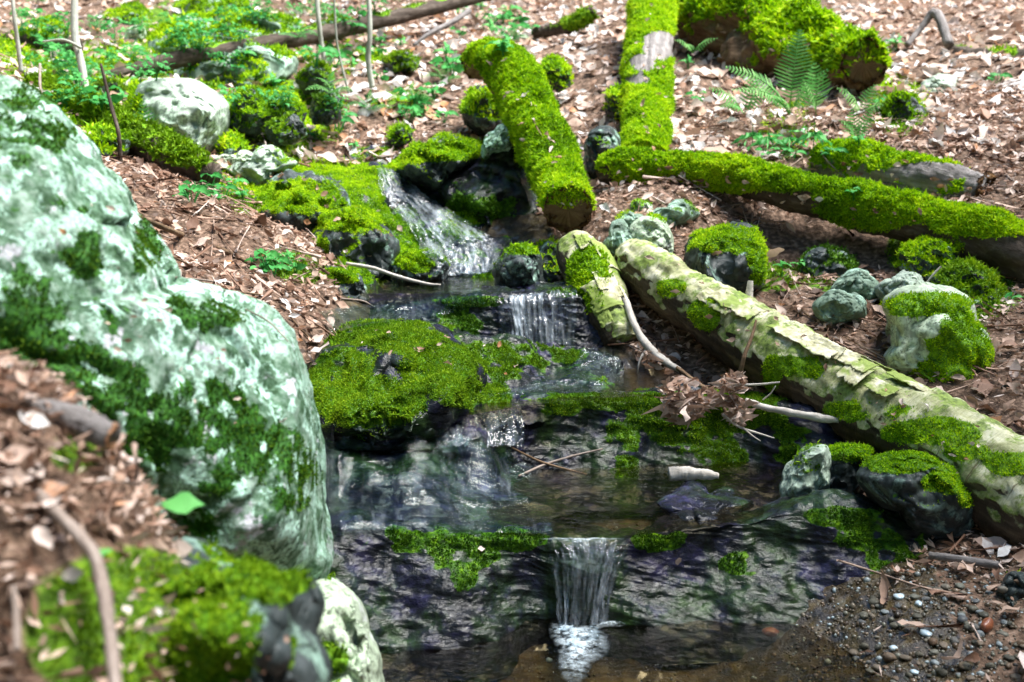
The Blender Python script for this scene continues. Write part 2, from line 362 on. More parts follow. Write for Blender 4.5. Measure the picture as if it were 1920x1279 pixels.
for q in [(-.3, 5.2, .72), (-.6, 5.6, .92), (-.1, 5.4, .85), (.15, 5.0, .72), (.05, 5.9, .98), (-.9, 2.2, .35), (-1.1, 1.8, .6), (-.75, 1.9, .35), (-.6, 1.7, .3), (-.5, 2.0, .05), (-1.6, 2.4, .75), (-1.5, 3.2, .9),
          (0, 20, 5.2), (-10, 20, 5.6), (10, 20, 6.2), (0, 40, 11), (-25, 40, 13), (25, 40, 13), (0, 60, 17), (-40, 60, 19), (40, 60, 19), (-6, 8, 2.7), (-6, 4.5, 2.3), (-9, 4, 3.4), (6, 6, 2.7), (9, 4, 3.6), (6, 2, 1.8), (3, 2.5, .62), (2, 2.2, .28), (-3.5, 2, 1.7), (0, 0, -.2), (.8, .5, -.12), (-.6, 1, .55), (-1, .2, .6), (0, -4, -.6), (3.5, -4, 1.1), (-3.5, -4, 1.5), (-10, -4, 4), (10, -4, 4), (0, -12, -1.2), (8, -12, 3), (-8, -12, 3.2), (40, 0, 12), (-40, 0, 12), (3, 0, .8), (-3, 0, 1.4)]: w(*q)
CT = np.array(CT); _c2 = .12 ** 2
_D = np.sqrt(((CT[:, None, :2] - CT[None, :, :2]) ** 2).sum(-1) + _c2)
_n = len(CT); _A = np.zeros((_n + 3, _n + 3)); _A[:_n, :_n] = -_D + np.eye(_n) * .004
_A[:_n, _n] = 1; _A[:_n, _n + 1:] = CT[:, :2]; _A[_n:, :_n] = _A[:_n, _n:].T
_W = np.linalg.solve(_A, np.concatenate([CT[:, 2], np.zeros(3)]))
def gz0(x, y):
    x = np.asarray(x, float).ravel(); y = np.asarray(y, float).ravel(); out = np.empty(len(x))
    for s in range(0, len(x), 40000):
        xs, ys = x[s:s + 40000, None], y[s:s + 40000, None]
        out[s:s + 40000] = -np.sqrt((xs - CT[:, 0]) ** 2 + (ys - CT[:, 1]) ** 2 + _c2) @ _W[:_n] + _W[_n] + _W[_n + 1] * xs[:, 0] + _W[_n + 2] * ys[:, 0]
    return out
def gz(x, y):
    x = np.asarray(x, float).ravel(); y = np.asarray(y, float).ravel()
    p = np.stack([x, y, 0 * x], 1)
    amp = np.clip((y - 2.2) / 3.5, .35, 1.6)
    return gz0(x, y) + amp * (.035 * fbm(p * 1.7, 3) + .014 * fbm(p * 7 + 5, 3))
def gnormal(x, y, e=.03):
    gx = (gz(x + e, y) - gz(x - e, y)) / (2 * e); gy = (gz(x, y + e) - gz(x, y - e)) / (2 * e)
    n = np.stack([-gx, -gy, np.ones_like(gx)], 1); return n / np.linalg.norm(n, axis=1)[:, None]
STREAM = [(540, 1400), (620, 1100), (610, 800), (590, 690), (640, 560), (690, 330), (740, 300), (960, 320), (1060, 460), (1150, 640), (1240, 700), (1560, 800), (1480, 900), (1740, 990), (1640, 1150), (1560, 1400)]
WETG = [(540, 1400), (620, 1100), (610, 800), (590, 690), (640, 560), (690, 330), (740, 300), (960, 320), (1060, 460), (1150, 640), (1240, 700), (1560, 800), (1480, 900), (1740, 990), (1760, 1100), (1900, 1400)]
MOSSG = [(150, 240, 110, 60), (520, 210, 130, 60, .9), (300, 130, 220, 50, .9), (450, 60, 120, 50), (330, 60, 80, 60, .8), (560, 350, 160, 60), (420, 350, 60, 40, .7), (560, 500, 60, 30, .8), (60, 100, 120, 50, .8), (1250, 20, 50, 60, .7), (1680, 200, 60, 60), (1480, 240, 60, 60, .8), (1560, 510, 60, 40, .9), (1740, 470, 80, 60), (1820, 540, 90, 70), (560, 240, 90, 60, .8), (290, 1180, 230, 150, 1.2), (150, 850, 60, 40, .7), (340, 1090, 120, 60, .9), (100, 1120, 60, 60, .6), (1450, 520, 60, 30, .8), (1340, 560, 60, 50, .6), (760, 190, 80, 40, .45), (640, 90, 120, 60, .5)]
def gaxis(segs):
    out = [segs[0][0]]
    for a, b, n in segs: out += list(np.linspace(a, b, n + 1)[1:])
    return np.array(out)
xs = np.concatenate([-3.2 - np.geomspace(.03, 45, 70)[::-1], gaxis([(-3.2, 3.2, 520)]), 3.2 + np.geomspace(.03, 45, 70)])
ys = np.concatenate([.8 - np.geomspace(.03, 13, 40)[::-1], gaxis([(.8, 2.2, 90), (2.2, 7, 330)]), 7 + np.geomspace(.016, 55, 260)])
X, Yg = np.meshgrid(xs, ys, indexing='ij'); fx, fy = X.ravel(), Yg.ravel()
zz = gz(fx, fy) + .006 * fbm(np.stack([fx, fy, 0 * fx], 1) * 28, 2)
V = np.stack([fx, fy, zz], 1); gpx, gpy, gd = proj(V); front = gd > .3
nz_ = fbm(np.stack([fx, fy, 0 * fx], 1) * 2.2 + 3, 3)
gm = np.where(front, ell(gpx, gpy, MOSSG, .5), .3) + .25 * nz_
gwet = np.where(front & inpoly(gpx, gpy, WETG) & (fy < 7), 1., 0.)
ground = obj('ground', mesh_np('ground', V, grid_faces(len(xs), len(ys)), {'moss': gm, 'wet': gwet}), M['ground']); tag(ground, kind='structure')
# ------------------------------------------------------------------ finding surfaces
BV = []
def reg(v, f): BV.append(BVHTree.FromPolygons(np.asarray(v).tolist(), np.asarray(f).tolist()))
_gx = gaxis([(-3.4, 3.4, 300)]); _gy = np.concatenate([gaxis([(.8, 7, 280)]), 7 + np.geomspace(.03, 11, 110)])
_GX, _GY = np.meshgrid(_gx, _gy, indexing='ij'); _GX = _GX * np.maximum(1, _GY / 5)
_GV = np.stack([_GX.ravel(), _GY.ravel(), gz(_GX.ravel(), _GY.ravel())], 1)
GB = BVHTree.FromPolygons(_GV.tolist(), grid_faces(len(_gx), len(_gy)).tolist())
_Ys = np.concatenate([np.arange(.9, 8, .015), np.arange(8, 25, .05)])
def hit(px, py, solid=True):
    """the first surface seen at a pixel: (point, normal)"""
    o = np.array([0, 0, CAMZ]); d = P(px, py, 5.) - o; L = np.linalg.norm(d); d /= L
    r = GB.ray_cast(Vector(o), Vector(d)); best = np.array(r[0]) if r[0] is not None else P(px, py, 15.)
    n = np.array(r[1]) if r[0] is not None else np.array([0, 0, 1.]); n = n if n[2] > 0 else -n
    bd = np.linalg.norm(best - o)
    if solid:
        for b in BV:
            r = b.ray_cast(Vector(o), Vector(d))
            if r[0] is not None and r[3] < bd:
                bd = r[3]; best = np.array(r[0]); n = np.array(r[1]); n = n if n @ d < 0 else -n
    return best, n
# ------------------------------------------------------------------ shapes
def loft(stations, nu, nv, amp=.02, fr=5., fine=.006, seed=0., ridged=0.):
    """rows of (px,py,Y) swept into a rock surface; the last rows run under the ground"""
    ctl = np.array([[P(s[0], a, b) for a, b in s[1]] for s in stations])      # (S,K,3)
    a = cr(ctl, nu); a = np.swapaxes(cr(np.swapaxes(a, 0, 1), nv), 0, 1)
    v = a.reshape(-1, 3); f = grid_faces(nu, nv); n = vnormals(v, f)
    if (n * (np.array([0, 0, CAMZ + 1]) - v)).sum(1).mean() < 0: f = f[:, ::-1]; n = -n
    d = amp * fbm(v * fr + seed, 4) + fine * fbm(v * fr * 7 + seed, 3)
    if ridged:
        q = v.copy(); q[:, 2] = v[:, 2] + .22 * v[:, 0] - .1 * v[:, 1]
        d = d + ridged * ridge(q * np.array([4, 4, 17.]) + seed, 3) + ridged * .05 * ridge(q * np.array([18, 14, 60.]) + seed, 2)
    v = v + n * d[:, None]
    u_, v_ = np.meshgrid(np.linspace(0, 1, nu), np.linspace(0, 1, nv), indexing='ij')
    return v, f, vnormals(v, f), u_.ravel(), v_.ravel()
def solidify(v, f, nu, nv, down):
    """close a lofted surface with walls and a floor so that it is a solid rock"""
    idx = np.arange(nu * nv).reshape(nu, nv)
    rim = np.concatenate([idx[:-1, 0], idx[-1, :-1], idx[::-1, -1][:-1], idx[0, ::-1][:-1]])
    b = v[rim].copy(); b[:, 2] = np.minimum(b[:, 2] - .05, v[:, 2].min() - down); b[:, 1] += .06
    n0 = len(v); m = len(rim); i = np.arange(m); j = (i + 1) % m
    wq = np.stack([rim[i], n0 + i, n0 + j, rim[j]], 1)
    c = b.mean(0); vv = np.concatenate([v, b, c[None]])
    fl = np.stack([n0 + i, np.full(m, n0 + m), np.full(m, n0 + m), n0 + j], 1)
    return vv, np.concatenate([f, wq]), m + 1
_ico = {}
def ico(s):
    if s not in _ico:
        bm = bmesh.new(); bmesh.ops.create_icosphere(bm, subdivisions=s, radius=1)
        v = np.array([q.co[:] for q in bm.verts]); f = np.array([[q.index for q in t.verts] for t in bm.faces]); bm.free(); _ico[s] = (v, f)
    return _ico[s]
def blob(outline, Y, thick, lean=.3, slant=0., sub=6, seed=0., cuts=5, amp=.05, fine=.004, box=.8, dn=.35, facet=None):
    """a stone with the given outline, its own distance Y and its own depth"""
    v, f = ico(sub); v = v.copy(); rg = np.random.default_rng(int(seed * 10) + 1)
    for _ in range(cuts):
        n = rg.normal(size=3); n[2] = -abs(n[2]) - .3; n /= np.linalg.norm(n); d = rg.uniform(.68, .88)
        e = np.maximum(0, v @ n - d); v -= e[:, None] * n * .92
    o = np.array(outline, float); c = (o.min(0) + o.max(0)) / 2
    q = o - c; th = np.arctan2(q[:, 1], q[:, 0]); od = np.argsort(th); th = th[od]; rr = np.linalg.norm(q, axis=1)[od]
    tt = np.concatenate([th - 2 * np.pi, th, th + 2 * np.pi]); rx = np.concatenate([rr, rr, rr])
    a = np.arctan2(v[:, 1], v[:, 0]); rho = np.hypot(v[:, 0], v[:, 1])
    gr = np.linspace(-np.pi, np.pi, 361); xq = np.interp(gr, tt, rx); k = np.ones(5) / 5
    xq = np.convolve(np.concatenate([xq[-9:-1], xq, xq[1:9]]), k, 'same')[8:-8]
    rad = np.interp(a, gr, xq) * np.minimum(1, rho) ** box
    nz = fbm(v * 1.4 + seed, 3)
    px = c[0] + np.cos(a) * rad * (1 + amp * nz); py = c[1] + np.sin(a) * rad * (1 + amp * nz)
    dep = np.sign(v[:, 2]) * np.abs(v[:, 2]) ** box
    Yv = Y + thick * dep * (1 + dn * fbm(v * 2. + seed + 4, 3)) + lean * (c[1] - py) / F * Y + slant * (px - c[0]) / F * Y
    p = P(px, py, Yv); n = vnormals(p, f)
    if (n * (p - p.mean(0))).sum() < 0: f = f[:, ::-1]; n = -n
    sz = (p.max(0) - p.min(0)).max()
    nf, fa = facet or (9, .035)
    sd = p[rg.integers(0, len(p), nf)] + rg.normal(size=(nf, 3)) * sz * .05; dr = rg.normal(size=(nf, 3)); dr /= np.linalg.norm(dr, axis=1)[:, None]; of = rg.normal(size=nf) * .35
    wq = p + .05 * sz * np.stack([fbm(p * 5 / sz + seed + k * 7, 2) for k in range(3)], 1)
    dd = ((wq[:, None] - sd[None]) ** 2).sum(-1); o2 = np.argsort(dd, axis=1)[:, :2]; a1 = np.sqrt(dd[np.arange(len(p)), o2[:, 0]]); a2 = np.sqrt(dd[np.arange(len(p)), o2[:, 1]])
    off = lambda k: ((p - sd[k]) * dr[k]).sum(1) / sz * 1.6 + of[k]
    tb = sstep(0, .035 * sz, a2 - a1); fo = (off(o2[:, 0]) * (.5 + .5 * tb) + off(o2[:, 1]) * (.5 - .5 * tb))
    p = p + n * (fa * sz * fo - .012 * sz * (1 - sstep(0, .02 * sz, a2 - a1)) * (fa > .02))[:, None]
    p = p + n * (sz * amp * .45 * fbm(p * 3.2 / sz + seed, 3) + sz * .007 * ridge(p * 5 / sz + seed) + fine * fbm(p * 45 + seed, 3))[:, None]
    return p, f, vnormals(p, f)
def blades(v, f, n, mask, density, length, seed=0, lean=.7, width=.28, up=.25, thr=.45, maxn=90000, jag=3.):
    """moss: many small leafy blades standing on a surface where mask is high"""
    rg = np.random.default_rng(1000 + seed)
    tri = f if f.shape[1] == 3 else np.concatenate([f[:, [0, 1, 2]], f[:, [0, 2, 3]]])
    a, b, c = v[tri[:, 0]], v[tri[:, 1]], v[tri[:, 2]]
    ar = .5 * np.linalg.norm(np.cross(b - a, c - a), axis=1)
    m = mask[tri].mean(1); fn = n[tri].mean(1); cen = (a + b + c) / 3
    face = ((np.array([0, 0, CAMZ]) - cen) * fn).sum(1) > -.25 * np.linalg.norm(cen, axis=1)      # the far underside needs no blades
    wgt = ar * sstep(thr - .15, thr + .2, m) * face
    N = int(min(maxn, wgt.sum() * density))
    if N < 10: return None
    t = rg.choice(len(tri), N, p=wgt / wgt.sum()); r1 = np.sqrt(rg.random(N)); r2 = rg.random(N)
    w0, w1, w2 = 1 - r1, r1 * (1 - r2), r1 * r2
    p = a[t] * w0[:, None] + b[t] * w1[:, None] + c[t] * w2[:, None]
    nn = n[tri[t]].mean(1) + rg.normal(size=(N, 3)) * lean * .6; nn[:, 2] += up
    nn /= np.linalg.norm(nn, axis=1)[:, None]
    clump = .55 + .9 * np.clip(.5 + 1.2 * fbm(p * 30, 2), 0, 1)
    L = length * rg.uniform(.5, 1.15, N) * clump
    sd = np.cross(nn, rg.normal(size=(N, 3))); sd /= np.linalg.norm(sd, axis=1)[:, None] + 1e-9
    wd = (length * width * rg.uniform(.6, 1.3, N))[:, None]
    base = p - nn * (length * .15)
    bend = nn + rg.normal(size=(N, 3)) * .35
    vv = np.stack([base - sd * wd * .6, base + sd * wd * .6, p + nn * (L * .55)[:, None] + sd * wd, p + nn * (L * .55)[:, None] - sd * wd, p + bend * L[:, None]], 1).reshape(-1, 3)
    i = np.arange(N) * 5
    ff = np.concatenate([np.stack([i, i + 1, i + 2, i + 3], 1), np.stack([i + 3, i + 2, i + 4, i + 4], 1)])
    rn = rg.random(N)
    tris = np.concatenate([np.stack([i, i + 1, i + 2], 1), np.stack([i, i + 2, i + 3], 1), np.stack([i + 3, i + 2, i + 4], 1)])
    return vv, tris, np.concatenate([rn, rn, rn])
def add_moss(root, v, f, n, mask, mat='moss', density=16000, length=.016, name='moss', **k):
    r = blades(v, f, n, mask, density, length, seed=len(bpy.data.objects), **k)
    if r is None: return None
    return part(name, r[0], r[1], M[mat], root, None, False, {'rnd': r[2]})
def mossmask(v, n, up=.5, amt=.5, sc=5., E=None, seed=0., noise=.6, ebreak=.55):
    m = amt * sstep(up - .35, up + .35, n[:, 2]) + noise * fbm(v * sc + seed, 3) * (.3 + .7 * sstep(-.2, .4, n[:, 2]))
    if E is not None:
        px, py, _ = proj(v); e = ell(px, py, E); m = np.maximum(m, e + ebreak * fbm(v * sc * 2 + seed, 4) * (e > 0))
    return np.clip(m, 0, 1)
def lichmask(v): return np.clip(.75 + .8 * fbm(v * 3 + 40, 2), .1, 1)
def rock(name, label, outline, Y, thick, mat='grey_rock', group=None, lean=.3, slant=0., sub=6, seed=None, cuts=5, amp=.05, fine=.0016, up=.5, amt=.6, mossE=None, mossmat='moss', dens=26000, mlen=.010, wet=1., noise=.6, box=.8, cat='rock', register=True, msc=5., speck=0., dn=.35, facet=None):
    seed = len(bpy.data.objects) * 1.37 if seed is None else seed
    if name == 'mossy_rock': amp = max(amp, .13)
    oo = np.array(outline, float); cy_ = (oo[:, 1].min() + oo[:, 1].max()) / 2
    if sub < 7: oo[:, 1] = np.where(oo[:, 1] > cy_, cy_ + (oo[:, 1] - cy_) * 1.16, oo[:, 1])
    outline = oo
    v, f, n = blob(outline, Y, thick, lean, slant, sub, seed, cuts, amp, fine, box, dn, facet)
    m = mossmask(v, n, up, amt, msc, mossE, seed, noise, .55 if msc < 7 else 1.1) if (amt > 0 or mossE) else np.zeros(len(v))
    ms = np.maximum(m, speck * (.6 + .9 * fbm(v * 6 + 3, 2))) if speck else m
    o = thing_mesh(name, v, f, M[mat], label, cat, group, {'moss': ms, 'lichen': lichmask(v), 'wet': np.full(len(v), wet)})
    if m.max() > .4 and dens: add_moss(o, v, f, n, m, mossmat, dens, mlen)
    if register: reg(v, f)
    return o
def ledge(name, label, stations, nu, nv, mat='wet_rock', amp=.02, fr=5, fine=.006, ridged=0., seed=0., mossE=None, amt=0., up=.6, dens=16000, mlen=.014, mossmat='moss_deep', cat='rock', noise=.4, wetE=None):
    v, f, n, uu, vv = loft(stations, nu, nv, amp, fr, fine, seed, ridged)
    m = mossmask(v, n, up, amt, 6., mossE, seed, noise, .95)
    sv, sf, k = solidify(v, f, nu, nv, .05)
    pad = lambda a, c=0.: np.concatenate([a, np.full(k, c)])
    o = thing_mesh(name, sv, sf, M[mat], label, cat, None, {'moss': pad(np.clip(m * 1.15, 0, 1)), 'lichen': pad(lichmask(v)), 'wet': pad(np.ones(len(v)))})
    if dens and m.max() > .4: add_moss(o, v, f, n, m, mossmat, dens, mlen, thr=.55)
    reg(v, f)
    return o, v, f, n
def frames(c):
    t = np.gradient(c, axis=0); t /= np.linalg.norm(t, axis=1)[:, None] + 1e-9
    u = np.zeros_like(t); r = np.array([0, 0, 1.]); 
    if abs(t[0] @ r) > .9: r = np.array([0, 1., 0])
    x = r - (r @ t[0]) * t[0]; u[0] = x / np.linalg.norm(x)
    for i in range(1, len(c)):
        x = u[i - 1] - (u[i - 1] @ t[i]) * t[i]; u[i] = x / np.linalg.norm(x)
    return t, u, np.cross(t, u)
def tube(c, r, seg=24, lump=0., fr=6., fine=0., seed=0., capped=True):
    """tube along c (n,3) with radii r; returns v, f, and the across / along coordinates fu, fv"""
    c = np.asarray(c, float); r = np.asarray(r, float)
    if capped:
        c = np.concatenate([c[:1], c, c[-1:]]); r = np.concatenate([[r[0] * .02], r, [r[-1] * .02]])
    t, u, w_ = frames(c + np.linspace(0, 1e-5, len(c))[:, None] * 0)
    if capped: t[0], u[0], w_[0] = t[1], u[1], w_[1]; t[-1], u[-1], w_[-1] = t[-2], u[-2], w_[-2]
    th = np.linspace(0, 2 * np.pi, seg, endpoint=False)
    d = np.cos(th)[None, :, None] * u[:, None] + np.sin(th)[None, :, None] * w_[:, None]
    v0 = c[:, None] + d * r[:, None, None]
    if lump or fine:
        q = v0.reshape(-1, 3); k = 1 + lump * fbm(q * fr + seed, 3).reshape(len(c), seg)
        v0 = c[:, None] + d * (r[:, None] * k + (fine * fbm(q * fr * 6 + seed, 3).reshape(len(c), seg)) * (r[:, None] > r.max() * .1))[:, :, None]
    s = np.concatenate([[0], np.cumsum(np.linalg.norm(np.diff(c, axis=0), axis=1))])
    fv = np.repeat(s, seg); fu = np.tile(th / (2 * np.pi), len(c)) * 2 * np.pi * np.mean(r)
    i = np.arange(len(c) - 1)[:, None]; j = np.arange(seg)[None]
    a = i * seg + j; b = i * seg + (j + 1) % seg
    f = np.stack([a, b, b + seg, a + seg], -1).reshape(-1, 4)
    return v0.reshape(-1, 3), f, fu, fv
def pxline(pts, n):
    p = np.array([P(q[0], q[1], q[2]) for q in pts]); r = np.array([q[3] * np.linalg.norm(P(q[0], q[1], q[2]) - np.array([0, 0, CAMZ])) / F for q in pts])
    return cr(p, n), np.maximum(cr(r, n), .001)
def log(name, label, pts, mat='bark', n=110, seg=56, lump=.14, fr=5., fine=.006, up=.1, amt=.9, noise=.5, mossE=None, noE=None, mossmat='moss', dens=18000, mlen=.02, end=None, start=None, group=None, cat='log', seed=None, endmat='rot', knots=(), wood=None, msc=4.):
    seed = len(bpy.data.objects) * 1.9 if seed is None else seed
    c, r = pxline(pts, n); v, f, fu, fv = tube(c, r, seg, lump, fr, fine, seed)
    nrm = vnormals(v, f)
    cc = np.repeat(np.concatenate([c[:1], c, c[-1:]]), seg, 0)
    if (nrm * (v - cc)).sum() < 0: f = f[:, ::-1]; nrm = -nrm
    m = mossmask(v, nrm, up, amt, msc, mossE, seed, noise)
    if noE is not None:
        px, py, _ = proj(v); m = m * (1 - ell(px, py, noE))
    A = {'moss': m, 'fu': fu, 'fv': fv}
    if wood is not None: A['wood'] = wood(v, nrm)
    o = thing_mesh(name, v, f, M[mat], label, cat, group, A)
    if dens and m.max() > .4: add_moss(o, v, f, nrm, m, mossmat, dens, mlen)
    reg(v, f)
    for which, e in (('start', start), ('end', end)):
        if e:
            k = 0 if which == 'start' else -1; t = (c[0] - c[1]) if which == 'start' else (c[-1] - c[-2]); t /= np.linalg.norm(t)
            x = np.cross(t, [0, 0, 1.]); x /= np.linalg.norm(x); y = np.cross(x, t)
            nr, sg = 26, 72; th = np.linspace(0, 2 * np.pi, sg, endpoint=False); rad = np.linspace(1.12, 0, nr)
            rr = r[k] * rad[:, None] * (1 + .16 * fbm(np.stack([np.cos(th) * 2, np.sin(th) * 2, 0 * th + seed], 1), 2))[None]
            dep = -e * r[k] * (1 - rad[:, None] ** 2) + 0 * rr
            q = c[k] + rr[..., None] * (np.cos(th)[None, :, None] * x + np.sin(th)[None, :, None] * y) + (dep * 1.0)[..., None] * t
            q2 = q.reshape(-1, 3); rim = np.repeat(rad, sg)
            q2 = q2 + t * ((.22 * r[k]) * fbm(q2 * 28 + seed, 3) + .02 * r[k] + .35 * r[k] * fbm(q2 * 60 + 3, 2) * (rim > .6) * (rim < 1.05))[:, None] - t * (.25 * r[k] * (rim > 1.06))[:, None]
            ff = np.stack([(np.arange(nr - 1)[:, None] * sg + np.arange(sg)[None]), (np.arange(nr - 1)[:, None] * sg + (np.arange(sg)[None] + 1) % sg), ((np.arange(nr - 1)[:, None] + 1) * sg + (np.arange(sg)[None] + 1) % sg), ((np.arange(nr - 1)[:, None] + 1) * sg + np.arange(sg)[None])], -1).reshape(-1, 4)
            part('broken_end', q2, ff, M[endmat], o)
    return o, v, f, nrm, c, r
def stick(name, label, pts, mat='twig', rmm=None, cat='stick', group=None, lump=.15, branches=(), n=40, seg=10):
    """a stick given by (px,py,Y or None,r in px); None means lying on whatever is there"""
    def res(pts):
        out = []
        for q in pts:
            if q[2] is None:
                h, nn = hit(q[0], q[1]); out.append((q[0], q[1], h[1] - .012, q[3]))
            else: out.append(q)
        return out
    c, r = pxline(res(pts), n); v, f, fu, fv = tube(c, r, seg, lump, 25., r.max() * .12, len(bpy.data.objects))
    nr = vnormals(v, f); cc = np.repeat(np.concatenate([c[:1], c, c[-1:]]), seg, 0)
    if (nr * (v - cc)).sum() < 0: f = f[:, ::-1]
    o = thing_mesh(name, v, f, M[mat], label, cat, group, {'moss': 0 * fu, 'fu': fu, 'fv': fv})
    for b in branches:
        c, r = pxline(res(b), 24); v, f, fu, fv = tube(c, r, 8, .15, 25., r.max() * .1, 3.)
        part('side_twig', v, f, M[mat], o, {'moss': 0 * fu, 'fu': fu, 'fv': fv})
    return o
def leaves_np(pos, nrm, L, W, yaw, curl, fold, pitch, rnd):
    """many leaves at once: ovate blades folded along the midrib and curled along their length"""
    N = len(pos); s = np.linspace(0, 1, 6); wp = np.array([.06, .62, 1, .86, .48, .02])
    ref = np.tile([0, 0, 1.], (N, 1)); nn = nrm / np.linalg.norm(nrm, axis=1)[:, None]
    t = np.stack([np.cos(yaw), np.sin(yaw), 0 * yaw], 1); t -= (t * nn).sum(1)[:, None] * nn; t /= np.linalg.norm(t, axis=1)[:, None] + 1e-9
    b = np.cross(nn, t)
    t2 = t * np.cos(pitch)[:, None] + nn * np.sin(pitch)[:, None]; n2 = nn * np.cos(pitch)[:, None] - t * np.sin(pitch)[:, None]
    rl = (rng.normal(size=N) * .35); b2 = b * np.cos(rl)[:, None] + n2 * np.sin(rl)[:, None]; n3 = n2 * np.cos(rl)[:, None] - b * np.sin(rl)[:, None]
    out = np.empty((N, 6, 3, 3))
    for i in range(6):
        along = (s[i] - .5) * L; hgt = curl * L * (s[i] - .4) ** 2 * 2 + .003
        for j, sg in enumerate((-1, 0, 1)):
            wv = sg * wp[i] * W * .5; wob = .07 * L * np.sin(i * 2.1 + sg * 1.7 + yaw * 5) * abs(sg)
            out[:, i, j] = pos + t2 * along[:, None] + b2 * (wv * np.cos(fold))[:, None] + n3 * (hgt + np.abs(wv) * np.sin(fold) + wob)[:, None]
    base = (np.arange(N) * 18)[:, None]
    q = np.array([[i * 3 + j, i * 3 + j + 1, (i + 1) * 3 + j + 1, (i + 1) * 3 + j] for i in range(5) for j in range(2)])
    f = (base[:, None, :] + q[None]).reshape(-1, 4) if False else (base[:, :, None] + q[None]).reshape(-1, 4)
    return out.reshape(-1, 3), f, np.repeat(rnd, 10)
# ================================================================== ROCK LEDGES OF THE STREAM
slabE = [(430, 345, 60, 30), (560, 350, 130, 50), (660, 350, 60, 50), (560, 430, 90, 40, .9), (770, 490, 60, 35), (690, 440, 40, 20, .7), (620, 480, 60, 40, .7), (800, 470, 40, 30, .7), (740, 420, 50, 40, .8), (760, 290, 60, 15), (860, 420, 40, 40, .6)]
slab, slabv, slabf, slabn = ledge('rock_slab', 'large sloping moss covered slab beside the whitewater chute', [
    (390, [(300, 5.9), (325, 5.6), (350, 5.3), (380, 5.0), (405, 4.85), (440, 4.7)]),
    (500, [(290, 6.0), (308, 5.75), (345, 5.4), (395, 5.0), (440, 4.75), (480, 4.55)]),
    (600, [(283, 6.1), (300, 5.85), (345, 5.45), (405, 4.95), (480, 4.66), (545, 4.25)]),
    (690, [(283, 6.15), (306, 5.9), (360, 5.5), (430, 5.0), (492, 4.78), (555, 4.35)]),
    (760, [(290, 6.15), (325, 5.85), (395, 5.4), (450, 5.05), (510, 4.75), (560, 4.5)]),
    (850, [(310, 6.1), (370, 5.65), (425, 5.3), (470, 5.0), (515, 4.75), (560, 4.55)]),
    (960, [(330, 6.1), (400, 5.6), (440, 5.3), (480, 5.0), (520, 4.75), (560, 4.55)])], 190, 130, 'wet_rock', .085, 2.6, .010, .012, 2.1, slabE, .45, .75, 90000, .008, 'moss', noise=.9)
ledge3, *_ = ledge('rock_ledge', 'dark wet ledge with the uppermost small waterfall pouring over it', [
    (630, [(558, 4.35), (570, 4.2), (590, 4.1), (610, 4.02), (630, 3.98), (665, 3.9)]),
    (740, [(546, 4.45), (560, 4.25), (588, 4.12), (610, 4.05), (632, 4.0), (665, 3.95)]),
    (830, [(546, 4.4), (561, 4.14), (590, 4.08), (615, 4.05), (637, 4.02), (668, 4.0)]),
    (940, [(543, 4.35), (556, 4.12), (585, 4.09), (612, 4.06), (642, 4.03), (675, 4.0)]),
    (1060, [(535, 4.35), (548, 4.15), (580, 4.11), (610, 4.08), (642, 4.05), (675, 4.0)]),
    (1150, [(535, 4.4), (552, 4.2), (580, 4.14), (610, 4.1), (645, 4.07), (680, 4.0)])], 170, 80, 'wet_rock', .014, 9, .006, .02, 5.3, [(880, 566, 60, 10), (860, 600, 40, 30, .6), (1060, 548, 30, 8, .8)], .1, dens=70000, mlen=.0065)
moundE = [(700, 620, 90, 25), (640, 690, 60, 40, .6), (680, 745, 90, 40), (820, 690, 70, 40), (860, 735, 90, 30), (920, 665, 60, 20), (1010, 665, 70, 22), (630, 780, 50, 30), (780, 640, 60, 22), (940, 700, 40, 15, .7)]
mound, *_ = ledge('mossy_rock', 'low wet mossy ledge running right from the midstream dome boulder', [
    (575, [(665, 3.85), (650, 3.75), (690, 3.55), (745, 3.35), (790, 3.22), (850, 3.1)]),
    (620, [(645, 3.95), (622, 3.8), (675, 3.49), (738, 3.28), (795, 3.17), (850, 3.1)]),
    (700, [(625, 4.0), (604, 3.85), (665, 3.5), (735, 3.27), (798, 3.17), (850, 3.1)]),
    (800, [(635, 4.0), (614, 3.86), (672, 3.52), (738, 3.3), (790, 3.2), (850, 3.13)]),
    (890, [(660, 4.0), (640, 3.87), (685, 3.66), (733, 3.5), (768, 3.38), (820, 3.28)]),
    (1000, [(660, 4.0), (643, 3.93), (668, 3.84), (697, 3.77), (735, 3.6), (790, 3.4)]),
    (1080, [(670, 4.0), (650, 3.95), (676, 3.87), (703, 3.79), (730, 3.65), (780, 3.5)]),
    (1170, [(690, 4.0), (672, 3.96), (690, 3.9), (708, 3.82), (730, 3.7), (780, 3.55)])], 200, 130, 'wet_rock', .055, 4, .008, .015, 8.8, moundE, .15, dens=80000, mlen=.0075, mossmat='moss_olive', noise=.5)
ledge2E = [(1150, 752, 150, 15, 1.5), (1330, 770, 140, 40, 1.1), (1250, 810, 120, 30, .8), (1330, 850, 80, 30, .8), (1170, 880, 30, 20, .7), (1050, 765, 50, 16), (1470, 830, 50, 40, .5)]
